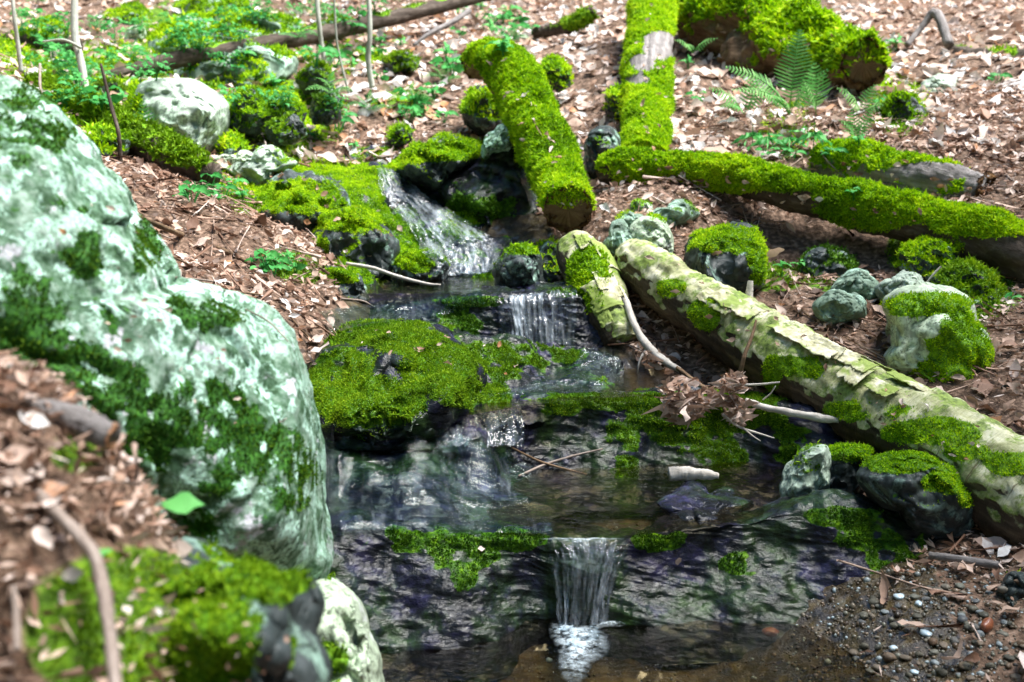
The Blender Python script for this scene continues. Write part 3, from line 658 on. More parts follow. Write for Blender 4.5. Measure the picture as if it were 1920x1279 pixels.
ledge2, *_ = ledge('rock_ledge', 'wide dark ledge with a moss fringe under the dead leaf clumps', [
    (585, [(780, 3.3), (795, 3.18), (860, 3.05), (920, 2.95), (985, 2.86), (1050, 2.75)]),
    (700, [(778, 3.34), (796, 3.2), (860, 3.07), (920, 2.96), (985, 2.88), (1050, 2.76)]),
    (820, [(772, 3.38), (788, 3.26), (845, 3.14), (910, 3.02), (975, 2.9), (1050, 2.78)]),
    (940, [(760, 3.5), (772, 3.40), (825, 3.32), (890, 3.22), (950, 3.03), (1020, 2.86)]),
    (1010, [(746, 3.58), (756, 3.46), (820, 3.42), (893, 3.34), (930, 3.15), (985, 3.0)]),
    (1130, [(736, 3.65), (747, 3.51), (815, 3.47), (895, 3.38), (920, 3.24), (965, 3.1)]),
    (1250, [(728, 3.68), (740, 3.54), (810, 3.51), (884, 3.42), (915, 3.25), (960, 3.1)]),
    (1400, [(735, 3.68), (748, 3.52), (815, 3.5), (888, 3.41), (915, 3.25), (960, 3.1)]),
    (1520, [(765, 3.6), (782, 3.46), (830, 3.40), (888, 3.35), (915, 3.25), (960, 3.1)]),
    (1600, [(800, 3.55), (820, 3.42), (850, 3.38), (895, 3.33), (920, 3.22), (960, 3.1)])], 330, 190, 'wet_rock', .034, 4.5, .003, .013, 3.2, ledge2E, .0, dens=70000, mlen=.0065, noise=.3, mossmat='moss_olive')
ledge1E = [(960, 1010, 60, 25, .9), (880, 1040, 60, 34, .8), (800, 1020, 50, 26, .7), (1250, 1015, 50, 20, .7), (1570, 970, 70, 20, .8), (1620, 1000, 80, 30, .6), (870, 1070, 30, 30, .6), (760, 1000, 40, 15, .6), (1400, 1060, 40, 20, .5), (1690, 1040, 60, 40, .7), (1220, 1010, 40, 14, .7)]
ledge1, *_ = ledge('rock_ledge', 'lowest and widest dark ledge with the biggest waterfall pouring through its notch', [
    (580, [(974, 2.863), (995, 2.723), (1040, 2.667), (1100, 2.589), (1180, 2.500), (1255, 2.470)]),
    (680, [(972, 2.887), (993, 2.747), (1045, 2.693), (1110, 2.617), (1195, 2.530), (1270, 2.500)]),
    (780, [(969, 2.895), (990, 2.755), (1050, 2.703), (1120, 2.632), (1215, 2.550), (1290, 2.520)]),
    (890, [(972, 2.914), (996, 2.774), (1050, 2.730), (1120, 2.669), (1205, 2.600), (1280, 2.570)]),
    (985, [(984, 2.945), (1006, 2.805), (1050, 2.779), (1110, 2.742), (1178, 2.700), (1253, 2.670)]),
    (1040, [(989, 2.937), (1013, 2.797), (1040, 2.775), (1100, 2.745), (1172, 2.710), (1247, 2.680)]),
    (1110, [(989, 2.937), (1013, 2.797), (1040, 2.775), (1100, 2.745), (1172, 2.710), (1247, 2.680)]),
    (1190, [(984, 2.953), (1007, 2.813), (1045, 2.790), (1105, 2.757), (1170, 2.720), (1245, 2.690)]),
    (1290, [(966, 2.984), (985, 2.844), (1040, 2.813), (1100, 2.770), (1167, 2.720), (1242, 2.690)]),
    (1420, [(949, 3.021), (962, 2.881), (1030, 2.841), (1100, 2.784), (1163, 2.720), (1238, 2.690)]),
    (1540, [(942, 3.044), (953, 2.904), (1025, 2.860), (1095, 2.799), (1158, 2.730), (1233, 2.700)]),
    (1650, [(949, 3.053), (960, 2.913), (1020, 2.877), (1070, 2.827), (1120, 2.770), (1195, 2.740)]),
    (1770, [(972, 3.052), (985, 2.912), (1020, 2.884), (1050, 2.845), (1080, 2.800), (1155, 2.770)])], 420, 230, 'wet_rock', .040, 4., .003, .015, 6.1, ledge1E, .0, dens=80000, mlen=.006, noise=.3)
# ================================================================== BOULDERS AND STONES
def hump(lab, ol, Y, th_, E, **k): rock('mossy_rock', lab, ol, Y, th_, 'dark_rock', None, mossE=E, amt=.3, up=.45, dens=70000, mlen=.008, noise=.7, msc=6., **k)
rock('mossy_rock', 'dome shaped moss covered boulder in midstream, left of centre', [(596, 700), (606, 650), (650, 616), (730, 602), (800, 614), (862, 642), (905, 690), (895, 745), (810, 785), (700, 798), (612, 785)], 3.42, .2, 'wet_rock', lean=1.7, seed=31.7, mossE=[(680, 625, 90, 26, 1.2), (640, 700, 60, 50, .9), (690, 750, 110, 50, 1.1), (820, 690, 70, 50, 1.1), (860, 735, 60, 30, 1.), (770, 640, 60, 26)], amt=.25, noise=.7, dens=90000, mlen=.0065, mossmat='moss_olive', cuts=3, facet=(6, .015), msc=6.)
hump('rounded mossy rock bulging from the upper edge of the large mossy slab', [(470, 400), (500, 352), (570, 335), (630, 355), (652, 402), (600, 440), (520, 442)], 5.05, .3, [(560, 370, 90, 34)], lean=.6)
hump('mossy rock with a dark wet face halfway down the large mossy slab', [(592, 440), (640, 398), (705, 408), (732, 455), (722, 505), (660, 524), (605, 495)], 4.75, .22, [(650, 412, 60, 22), (600, 470, 16, 30, .7)], lean=.35)
hump('small mossy rock between the chute and the bleached white stick', [(738, 505), (768, 470), (815, 478), (838, 515), (800, 537), (750, 532)], 4.62, .15, [(780, 485, 50, 22)], lean=.4)
hump('mossy rock at the lower end of the leafy left bank', [(585, 555), (600, 520), (640, 505), (680, 525), (690, 560), (640, 575), (600, 572)], 4.25, .14, [(635, 520, 40, 16)], lean=.4)
bigE = [(95, 255, 40, 30), (30, 260, 60, 60, .6), (60, 190, 60, 30, .6), (150, 480, 45, 45), (30, 520, 40, 40, .9), (95, 560, 40, 60), (30, 610, 60, 60, .9), (140, 690, 80, 60), (70, 660, 70, 60), (220, 740, 60, 60), (300, 790, 80, 50), (250, 830, 70, 60), (390, 595, 60, 26), (340, 575, 30, 20), (420, 800, 90, 50, .9), (520, 860, 60, 40), (480, 830, 70, 40, .9), (400, 740, 80, 26, .8), (270, 460, 25, 50, .8), (560, 890, 40, 26, .8), (430, 900, 50, 30, .5), (350, 1000, 60, 40, .8), (230, 880, 40, 60, .8), (545, 935, 30, 25, .6), (200, 600, 30, 25, .6), (100, 390, 60, 14, .5)]
bigE = [(e[0], e[1], e[2] * .95, e[3] * .95, (e[4] if len(e) > 4 else 1) * .95) for e in bigE]
big = rock('boulder', 'huge pale green lichen covered boulder on the near bank', [(-260, 60), (-120, 75), (0, 125), (60, 165), (112, 232), (172, 300), (228, 392), (280, 442), (312, 545), (400, 572), (490, 600), (545, 660), (572, 730), (597, 810), (606, 900), (604, 1000), (598, 1070), (555, 1085), (470, 1075), (400, 1055), (300, 1030), (220, 960), (120, 880), (0, 830), (-200, 800), (-320, 400)], 1.95, .30, 'lichen_rock', lean=.35, slant=.55, sub=7, seed=12.4, cuts=34, amp=.010, fine=.004, amt=.0, mossE=bigE, mossmat='moss_deep', dens=60000, mlen=.0055, wet=0, noise=.5, box=.55, msc=17., speck=.24, dn=.06, facet=(22, .045))
rock('rock', 'pale lichened rock below the huge boulder, at the edge of the lowest pool', [(560, 1090), (620, 1085), (662, 1110), (690, 1180), (705, 1260), (712, 1340), (600, 1380), (520, 1340), (540, 1200)], 2.05, .22, 'pale_rock', lean=.4, seed=3.3, mossE=[(610, 1250, 50, 50, .6), (560, 1150, 30, 60, .6)], amt=0., dens=20000, mlen=.009, mossmat='moss_olive', box=.7)
rock('mossy_rock', 'dark rock with a thick moss cap in the near left corner of the bank', [(200, 1110), (290, 1075), (400, 1060), (500, 1075), (560, 1110), (572, 1200), (590, 1330), (420, 1400), (260, 1390), (180, 1260)], 1.36, .2, 'dark_rock', lean=.6, seed=5.5, mossE=[(330, 1190, 170, 120, 1.2), (500, 1090, 70, 40, 1.2), (420, 1250, 60, 60, 1.1)], amt=.2, dens=60000, mlen=.007, mossmat='moss_olive', box=.75, msc=9., facet=(4, .01), cuts=2)
rock('boulder', 'smooth grey green boulder below the thin fallen trunk', [(243, 190), (262, 160), (330, 153), (395, 165), (428, 195), (430, 230), (410, 265), (380, 285), (330, 280), (280, 255), (248, 225)], 5.7, .32, 'grey_rock', lean=.3, seed=8.1, amt=.0, mossE=[(250, 210, 22, 40, .7)], dens=9000, mlen=.02, cuts=4, facet=(6, .018), amp=.03)
rock('rock_slab', 'long green lichened slab directly under the thin fallen trunk', [(300, 150), (330, 120), (430, 105), (520, 92), (555, 110), (550, 140), (500, 165), (400, 165), (320, 165)], 7.4, .35, 'green_rock', lean=.4, seed=9.1, amt=.4, noise=.8, dens=7000, mlen=.025)
rock('rock_slab', 'broad mossy slab on the slope behind the thin fallen trunk', [(270, 90), (300, 62), (400, 45), (500, 30), (560, 40), (570, 62), (500, 80), (400, 100), (300, 112)], 8.4, .5, 'green_rock', lean=.7, seed=2.1, amt=.65, noise=.7, dens=6000, mlen=.03)
MR = 'small moss domed rocks behind the mossy slab'
rock('mossy_rock', 'round bright mossy rock touching the smooth grey boulder', [(435, 200), (455, 172), (485, 170), (503, 190), (500, 225), (480, 250), (445, 245)], 5.9, .16, 'dark_rock', MR, seed=1.1, amt=.9, up=.2, dens=28000, mlen=0.0122)
rock('mossy_rock', 'middle one of the three moss domed rocks', [(497, 205), (515, 180), (545, 176), (568, 195), (570, 225), (545, 245), (505, 240)], 6.0, .16, 'dark_rock', MR, seed=1.7, amt=.85, up=.2, dens=28000, mlen=0.0122)
rock('mossy_rock', 'darkest of the three moss domed rocks, beside the leafy slope', [(582, 200), (595, 175), (620, 170), (632, 195), (628, 225), (600, 232), (584, 225)], 6.2, .14, 'dark_rock', MR, seed=2.7, amt=.6, up=.3, dens=12000, mlen=.018, mossmat='moss_deep')
rock('mossy_rock', 'low moss tuft rock under the middle of the three moss domed rocks', [(500, 235), (530, 222), (565, 230), (575, 250), (540, 262), (505, 258)], 5.8, .12, 'dark_rock', seed=2.9, amt=.7, up=.3, dens=12000, mlen=.018, mossmat='moss_olive')
rock('flat_stone', 'flat pale stone at the head of the large mossy slab', [(402, 300), (440, 290), (480, 292), (500, 305), (470, 318), (420, 320)], 5.45, .14, 'pale_rock', seed=4.4, amt=.25, dens=9000)
rock('flat_stone', 'flat grey stone lapping over the head of the large mossy slab', [(425, 318), (470, 298), (540, 292), (560, 305), (510, 320), (450, 332)], 5.38, .13, 'grey_rock', seed=4.9, amt=.2, dens=9000)
rock('rock_slab', 'dark overhanging slab with a mossy top at the head of the chute', [(722, 318), (745, 300), (800, 272), (870, 262), (908, 272), (905, 300), (860, 325), (790, 342), (742, 338)], 5.75, .26, 'dark_rock', lean=.5, seed=6.6, mossE=[(800, 285, 100, 20), (890, 275, 30, 14), (740, 300, 40, 20)], amt=.2, dens=30000, mlen=0.0122, cuts=3)
rock('rock', 'pale lichened wedge of rock under the fallen hollow log', [(905, 270), (925, 245), (950, 230), (965, 240), (955, 262), (925, 285), (908, 292)], 5.55, .14, 'lichen_rock', seed=7.2, amt=.1, dens=0)
rock('wet_rock', 'dark wet rock wall in the shade behind the chute', [(820, 345), (860, 318), (920, 285), (985, 285), (1035, 330), (1040, 420), (1020, 480), (950, 470), (890, 430), (840, 390)], 5.65, .3, 'wet_rock', lean=.35, seed=7.7, mossE=[(900, 390, 70, 40, .6), (1010, 440, 20, 30, .6)], amt=.0, dens=9000, mlen=.016, mossmat='moss_deep', cuts=3)
rock('rock', 'dark angular rock at the edge of the upper pool', [(932, 520), (938, 485), (958, 468), (990, 465), (1010, 480), (1022, 515), (1012, 545), (965, 548), (935, 545)], 4.45, .13, 'dark_rock', lean=.2, seed=3.7, mossE=[(985, 468, 40, 12, .7)], amt=.1, dens=12000, mlen=.012)
rock('rock', 'mossy stone tucked under the upper end of the birch stump', [(1000, 470), (1030, 450), (1060, 470), (1060, 510), (1030, 530), (1005, 505)], 4.65, .1, 'dark_rock', seed=3.9, amt=.5, dens=12000, mlen=.014)
rock('rock', 'rounded grey green stone standing beside the birch stump', [(1140, 440), (1150, 414), (1170, 412), (1182, 435), (1178, 470), (1160, 488), (1142, 475)], 4.55, .09, 'green_rock', seed=4.1, amt=0, dens=0)
rock('rock', 'light stone with moss spots behind the top of the peeling birch log', [(1180, 440), (1200, 415), (1240, 412), (1262, 440), (1258, 475), (1220, 490), (1185, 478)], 4.55, .12, 'pale_rock', seed=4.2, amt=.3, noise=.9, dens=12000, mlen=.014)
rock('rock', 'blocky stone with a bright moss cap behind the peeling birch log', [(1282, 490), (1300, 450), (1340, 425), (1400, 425), (1432, 450), (1430, 500), (1410, 545), (1360, 565), (1310, 540)], 4.3, .2, 'dark_rock', lean=.3, seed=5.1, mossE=[(1360, 448, 75, 26), (1420, 490, 20, 50, .7)], amt=.2, dens=32000, mlen=0.0095, cuts=8, box=.7)
FS = 'flat stones below the end of the mossy log'
for k, (lab, ol, Y, mt) in enumerate([
    ('flat pale stone lying right below the corner of the two mossy logs', [(1175, 395), (1195, 378), (1225, 382), (1230, 398), (1200, 408)], 4.95, 'pale_rock'),
    ('thin mossy flagstone beside the flat pale stone', [(1215, 405), (1250, 388), (1300, 388), (1310, 402), (1270, 418), (1225, 418)], 4.85, 'green_rock'),
    ('small flagstone propped in front of the thin mossy flagstone', [(1155, 412), (1190, 404), (1220, 414), (1200, 428), (1160, 426)], 4.75, 'green_rock'),
    ('white stone just above the rounded grey green stone', [(1180, 388), (1192, 376), (1208, 380), (1205, 396), (1188, 402)], 4.9, 'pale_rock')]):
    rock('flat_stone', lab, ol, Y, .09, mt, FS, seed=5.7 + k, amt=.3, noise=.8, dens=9000, sub=5)
rock('boulder', 'big pale boulder with bright moss patches on the right bank', [(1640, 668), (1660, 648), (1668, 600), (1670, 568), (1720, 545), (1785, 540), (1815, 560), (1828, 610), (1858, 645), (1868, 690), (1850, 735), (1790, 752), (1740, 740), (1700, 710), (1650, 690)], 3.75, .22, 'pale_rock', lean=.3, seed=14.2, mossE=[(1740, 570, 80, 22), (1800, 640, 40, 70), (1800, 700, 80, 55), (1765, 650, 30, 20, .7), (1840, 680, 30, 50)], amt=.1, dens=44000, mlen=0.0082, noise=.5, cuts=6, box=.7)
rock('flat_stone', 'flat dark green stone behind the two toned oval stone', [(1555, 540), (1575, 520), (1630, 516), (1652, 535), (1645, 555), (1600, 562), (1562, 558)], 4.25, .14, 'green_rock', seed=6.1, amt=.1, dens=0)
rock('flat_stone', 'grey slab of stone running under the pale boulder from behind', [(1640, 540), (1670, 526), (1740, 530), (1750, 548), (1700, 560), (1650, 556)], 4.15, .14, 'grey_rock', seed=6.2, amt=.1, dens=0)
rock('stone', 'oval two toned stone with a pale scar lying on the leaf litter', [(1524, 575), (1545, 553), (1590, 550), (1622, 568), (1622, 590), (1590, 600), (1540, 598)], 4.0, .12, 'green_rock', seed=6.3, amt=.25, dens=9000)
rock('rock', 'lichen spotted upright rock at the rim of the second pool', [(1466, 935), (1470, 900), (1490, 860), (1520, 836), (1550, 835), (1552, 880), (1545, 920), (1510, 945), (1478, 945)], 3.12, .1, 'grey_rock', lean=.2, seed=7.1, amt=.1, mossE=[(1510, 870, 30, 20, .5)], dens=9000, mlen=.01)
rock('rock', 'dark rock with a bright moss strip wedged between two stones below the birch log', [(1535, 900), (1545, 845), (1590, 836), (1632, 842), (1630, 880), (1615, 930), (1560, 940)], 3.2, .1, 'dark_rock', lean=.2, seed=7.3, mossE=[(1580, 848, 60, 18)], amt=.3, dens=70000, mlen=.0065)
rock('rock', 'smooth dark oval rock with a bright moss top under the birch log', [(1606, 890), (1630, 862), (1690, 853), (1760, 868), (1815, 905), (1833, 935), (1828, 975), (1800, 1000), (1740, 995), (1680, 960), (1625, 925)], 3.0, .16, 'dark_rock', lean=.2, seed=7.4, mossE=[(1690, 868, 80, 20), (1780, 900, 50, 30), (1815, 930, 22, 24, .8)], amt=.1, dens=50000, mlen=.006, cuts=1, facet=(4, .008), amp=.03)
rock('rock', 'submerged violet grey slab just breaking the surface of the second pool', [(1222, 938), (1260, 926), (1330, 922), (1395, 932), (1412, 944), (1380, 956), (1290, 958), (1235, 950)], 3.08, .07, 'wet_rock', lean=2.5, seed=7.6, amt=0, dens=0, sub=5, cuts=2)
rock('rock', 'dark mossy rock behind the right end of the birch log', [(1800, 800), (1815, 750), (1850, 725), (1930, 720), (1990, 760), (1990, 830), (1900, 840), (1830, 825)], 3.5, .16, 'dark_rock', seed=7.9, amt=.4, dens=14000, mlen=.012, mossmat='moss_deep')
rock('mossy_rock', 'round moss lump under the dark end of the long mossy log', [(1685, 500), (1700, 462), (1738, 444), (1785, 458), (1808, 498), (1765, 526), (1710, 522)], 4.5, .14, 'dark_rock', seed=8.3, amt=.9, up=.0, dens=32000, mlen=0.0122, mossmat='moss')
rock('mossy_rock', 'mossy bank of rock in the shade behind the pale boulder', [(1750, 560), (1760, 510), (1810, 495), (1870, 520), (1895, 560), (1890, 620), (1840, 640), (1790, 600)], 4.25, .2, 'dark_rock', seed=8.4, amt=.75, up=.1, dens=14000, mlen=.016, mossmat='moss_olive')
rock('rock', 'grey stone with a mossy foot in the leaf litter of the right slope', [(1725, 165), (1755, 142), (1795, 142), (1802, 165), (1785, 195), (1740, 205), (1722, 190)], 6.5, .18, 'grey_rock', seed=8.6, mossE=[(1740, 188, 26, 14, .8)], amt=0, dens=9000, mlen=.02)
rock('mossy_rock', 'half buried mossy rock below the hollow mossy stump', [(1655, 215), (1680, 180), (1715, 190), (1735, 215), (1730, 245), (1690, 258), (1660, 250)], 6.0, .16, 'dark_rock', seed=8.7, amt=.85, up=.1, dens=12000, mlen=.02, mossmat='moss')
rock('stone', 'dark round stone in the wet gravel of the right bank', [(1860, 1110), (1880, 1085), (1930, 1080), (1960, 1110), (1940, 1140), (1880, 1142)], 2.65, .09, 'dark_rock', seed=8.8, amt=.25, dens=9000, mlen=.01)
rock('rock', 'small white rock on the far slope above the dark fallen trunk', [(234, 70), (245, 52), (268, 52), (275, 68), (262, 82), (240, 84)], 8.6, .15, 'pale_rock', seed=9.3, amt=.1, dens=0, sub=5)
rock('mossy_rock', 'small mossy hump beside the fallen hollow log', [(1020, 135), (1030, 112), (1052, 112), (1066, 135), (1062, 158), (1035, 165)], 6.9, .14, 'dark_rock', seed=9.4, amt=.9, up=.0, dens=10000, mlen=.022)
rock('mossy_rock', 'small mossy rock left of the overhanging slab', [(728, 255), (740, 238), (762, 238), (772, 258), (755, 272), (732, 270)], 6.2, .1, 'dark_rock', seed=9.6, amt=.8, up=.1, dens=10000, mlen=.018)
rock('mossy_rock', 'moss rock in the dark hollow under the top of the fallen hollow log', [(870, 215), (890, 170), (930, 165), (950, 195), (945, 230), (900, 245)], 6.35, .18, 'dark_rock', seed=9.7, amt=.6, up=.1, dens=10000, mlen=.02)
rock('mossy_rock', 'mossy knob in the dim gully between the two upright logs', [(1140, 195), (1150, 165), (1166, 165), (1170, 195), (1160, 222), (1142, 220)], 6.5, .1, 'dark_rock', seed=9.8, amt=.7, up=.1, dens=10000, mlen=.02)
rock('rock', 'dark rock below the corner where the two mossy logs meet', [(1095, 290), (1110, 245), (1140, 240), (1160, 280), (1150, 320), (1110, 330)], 5.7, .16, 'dark_rock', seed=9.9, amt=.25, dens=9000, mlen=.018)
rock('rock', 'mossy rock in the dark recess under the long mossy log', [(1500, 540), (1510, 480), (1560, 470), (1600, 490), (1600, 530), (1550, 555)], 4.6, .16, 'dark_rock', seed=10.2, amt=.5, up=.1, dens=12000, mlen=.016, mossmat='moss_deep')
for lab, ol, Y, th_, mt in [
    ('mossy rock left of the thickest sapling, near the top corner', [(55, 60), (75, 42), (115, 45), (128, 66), (100, 78), (62, 76)], 8.6, .3, 'dark_rock'),
    ('wide low mossy rock on the skyline side of the slope, left of the broad slab', [(190, 40), (220, 22), (270, 25), (285, 45), (240, 56), (200, 54)], 9.6, .35, 'green_rock'),
    ('mossy rock just right of the broad mossy slab', [(590, 60), (610, 40), (650, 38), (668, 56), (640, 74), (600, 74)], 8.7, .25, 'green_rock'),
    ('dark mossy rock under the left end of the thin fallen trunk', [(170, 175), (190, 158), (225, 158), (238, 178), (215, 195), (180, 195)], 6.4, .18, 'dark_rock'),
    ('mossy rock between the green lichened slab and the moss domed rocks', [(560, 150), (580, 128), (615, 130), (628, 150), (605, 165), (570, 165)], 6.9, .2, 'dark_rock'),
    ('low mossy hump on the leafy slope right of the grey sapling', [(720, 120), (740, 104), (775, 106), (785, 124), (755, 134), (728, 132)], 7.6, .2, 'dark_rock'),
    ('broad mossy hump between the old sunken log and the huge boulder', [(150, 275), (175, 245), (220, 250), (245, 285), (215, 305), (165, 300)], 4.95, .18, 'dark_rock'),
    ('moss covered rock at the dark gap beneath the grey green boulder', [(395, 285), (415, 262), (450, 265), (462, 285), (435, 298), (405, 298)], 5.65, .14, 'dark_rock'),
    ('long mossy hump near the top edge above the broad slab', [(330, 20), (360, 4), (420, 2), (450, 16), (410, 30), (350, 30)], 10.2, .4, 'green_rock')]:
    rock('mossy_rock', lab, ol, Y, th_, mt, None, amt=.85, up=.15, dens=9000, mlen=.02, noise=.7, sub=5, mossmat=['moss', 'moss_olive'][len(lab) % 2])
# ================================================================== LOGS
thin, *_ = log('fallen_tree', 'long thin dark fallen trunk lying across the far slope', [(150, 165, 6.9, 16), (240, 138, 6.9, 15), (330, 112, 7.1, 15), (480, 85, 7.5, 15), (620, 60, 8.0, 14), (750, 30, 8.6, 13), (930, -14, 9.6, 11)], 'bark', 130, 28, .1, 6, .006, up=.75, amt=.45, noise=.5, mossmat='moss_olive', dens=5000, mlen=.02, cat='fallen tree')
hollow, *_ = log('fallen_log', 'bright mossy hollow log leaning down toward the stream with a rotten broken end', [(890, 116, 6.2, 28), (925, 112, 6.1, 36), (965, 150, 5.9, 47), (996, 215, 5.6, 50), (1028, 290, 5.25, 47), (1052, 350, 4.95, 44), (1066, 392, 4.66, 43)], 'brown_wood', 120, 60, .2, 5, .010, up=-.25, amt=.95, noise=.6, dens=70000, mlen=.013, end=.5, start=.8, mossE=[(1000, 220, 75, 140, .8)], noE=[(1062, 415, 50, 42), (1088, 250, 14, 60, .5)])
upr, *_ = log('fallen_log', 'straight mossy log with a bare barkless patch running up the slope', [(1236, -80, 8.4, 40), (1222, 30, 7.6, 40), (1216, 130, 6.8, 41), (1212, 225, 6.15, 42), (1206, 300, 5.65, 42)], 'grey_bark', 110, 56, .16, 5, .008, up=-.2, amt=.95, noise=.75, dens=60000, mlen=.014, noE=[(1238, 85, 34, 28), (1195, 150, 26, 10), (1205, 118, 30, 22, .7)])
longm, *_ = log('fallen_log', 'long bright mossy log lying across the right bank', [(1126, 318, 5.35, 22), (1148, 316, 5.32, 30), (1200, 316, 5.28, 32), (1300, 320, 5.2, 29), (1400, 335, 5.1, 34), (1520, 363, 4.95, 35), (1640, 392, 4.8, 40), (1740, 418, 4.65, 41), (1830, 445, 4.5, 52), (1980, 500, 4.3, 62)], 'bark', 150, 56, .22, 5, .010, up=.0, amt=.95, noise=.7, dens=70000, mlen=.012, noE=[(1900, 490, 120, 46)], mossE=[(1400, 330, 250, 30), (1640, 390, 110, 40), (1850, 428, 60, 20, .9), (1800, 470, 30, 14, .8)])
log('fallen_log', 'thick crumbling mossy log on the upper right slope', [(1290, -10, 8.3, 50), (1340, 30, 8.0, 60), (1400, 62, 7.6, 66), (1460, 85, 7.3, 72), (1530, 105, 7.0, 60), (1585, 118, 6.75, 48), (1618, 116, 6.35, 36)], 'brown_wood', 130, 64, .42, 4.5, .03, up=-.1, amt=.95, noise=.7, dens=14000, mlen=.028, end=1.3, noE=[(1360, 90, 60, 36), (1345, 60, 30, 26, .7), (1630, 118, 22, 26)], mossmat='moss')
log('tree_stump', 'mossy stump stub rising from the thick crumbling log', [(1475, 100, 7.1, 46), (1490, 55, 7.1, 42), (1512, 22, 7.1, 28), (1524, 6, 7.1, 14)], 'bark', 50, 40, .25, 5, .015, up=-.5, amt=1., noise=.5, dens=14000, mlen=.028)
log('log_section', 'short mossy log section with a grey splintered end behind the long mossy log', [(1532, 305, 5.4, 34), (1600, 312, 5.3, 42), (1680, 335, 5.15, 46), (1770, 355, 5.0, 46), (1845, 372, 4.9, 42)], 'grey_bark', 90, 50, .2, 5, .012, up=.0, amt=.85, noise=.8, dens=40000, mlen=.014, end=.5, noE=[(1750, 322, 80, 18), (1850, 350, 40, 40)])
log('branch', 'dark crooked branch with a mossy end lying on the leafy slope', [(1000, 62, 8.5, 8), (1040, 55, 8.45, 12), (1075, 45, 8.4, 14), (1112, 22, 8.4, 14)], 'bark', 50, 20, .2, 8, .01, up=-.2, amt=.2, mossE=[(1085, 38, 40, 22)], dens=7000, mlen=.022, mossmat='moss_olive')
log('fallen_log', 'old moss covered log sunk into the left bank behind the huge boulder', [(60, 165, 5.6, 24), (130, 195, 5.45, 30), (220, 240, 5.25, 33), (310, 290, 5.0, 34), (395, 325, 4.85, 26)], 'bark', 90, 40, .2, 5, .01, up=.0, amt=.9, noise=.7, mossmat='moss_olive', dens=14000, mlen=.022)
log('fallen_log', 'dark rotting log in the bushes above the huge boulder', [(10, 82, 7.4, 18), (70, 82, 7.3, 20), (150, 92, 7.3, 18)], 'bark', 50, 24, .15, 6, .01, up=.6, amt=.4, dens=6000, mlen=.022)
log('fallen_log', 'dark weathered log at the edge of the leafy right slope', [(1780, 100, 7.5, 14), (1850, 112, 7.2, 18), (1990, 118, 6.9, 22)], 'bark', 50, 28, .15, 6, .01, up=.5, amt=.4, dens=6000, mlen=.022)
log('branch', 'short rotten branch leaning over the dim gully beside the upright mossy log', [(1085, 330, 5.8, 8), (1110, 300, 5.9, 10), (1135, 262, 6.0, 9)], 'bark', 30, 16, .2, 8, .01, up=.6, amt=.2, dens=0)
# the birch: bark on top, bare rotten wood along its flank
gw = lambda v, n: np.clip(.5 - 1.1 * (n[:, 2] - .08) + .3 * fbm(v * 5, 3), 0, 1)
birch, bv, bf, bn, bc, br = log('birch_log', 'long birch log with peeling bark slanting down the right bank', [(1178, 478, 4.42, 26), (1200, 495, 4.32, 42), (1280, 552, 4.1, 53), (1400, 630, 3.85, 60), (1520, 702, 3.6, 68), (1650, 775, 3.4, 76), (1780, 850, 3.15, 84), (1990, 975, 2.85, 96)], 'birch', 170, 80, .13, 5, .010, up=.9, amt=0., noise=.4, mossE=[(1320, 590, 36, 30), (1260, 540, 30, 18, .7), (1500, 690, 50, 24, .6), (1620, 770, 90, 22, .8), (1740, 810, 90, 24, .8), (1900, 870, 60, 22), (1450, 700, 20, 30, .7), (1820, 850, 50, 18, .6)], dens=60000, mlen=.0065, wood=gw)
stump, hv, hf, hn, hc, hr = log('birch_log', 'short thick birch chunk with a moss patch standing at the upper waterfall', [(1076, 462, 4.52, 34), (1088, 482, 4.45, 44), (1108, 520, 4.32, 50), (1130, 570, 4.2, 50), (1152, 615, 4.12, 44), (1164, 645, 4.08, 36)], 'birch', 90, 60, .1, 5, .006, up=.9, amt=0., noise=.4, mossE=[(1098, 510, 40, 42), (1115, 555, 24, 34, .8)], dens=40000, mlen=.012, wood=lambda v, n: np.clip(.5 - .9 * (n[:, 2] * .6 + n[:, 0] * .8 + .35) + .25 * fbm(v * 5, 3), 0, 1))
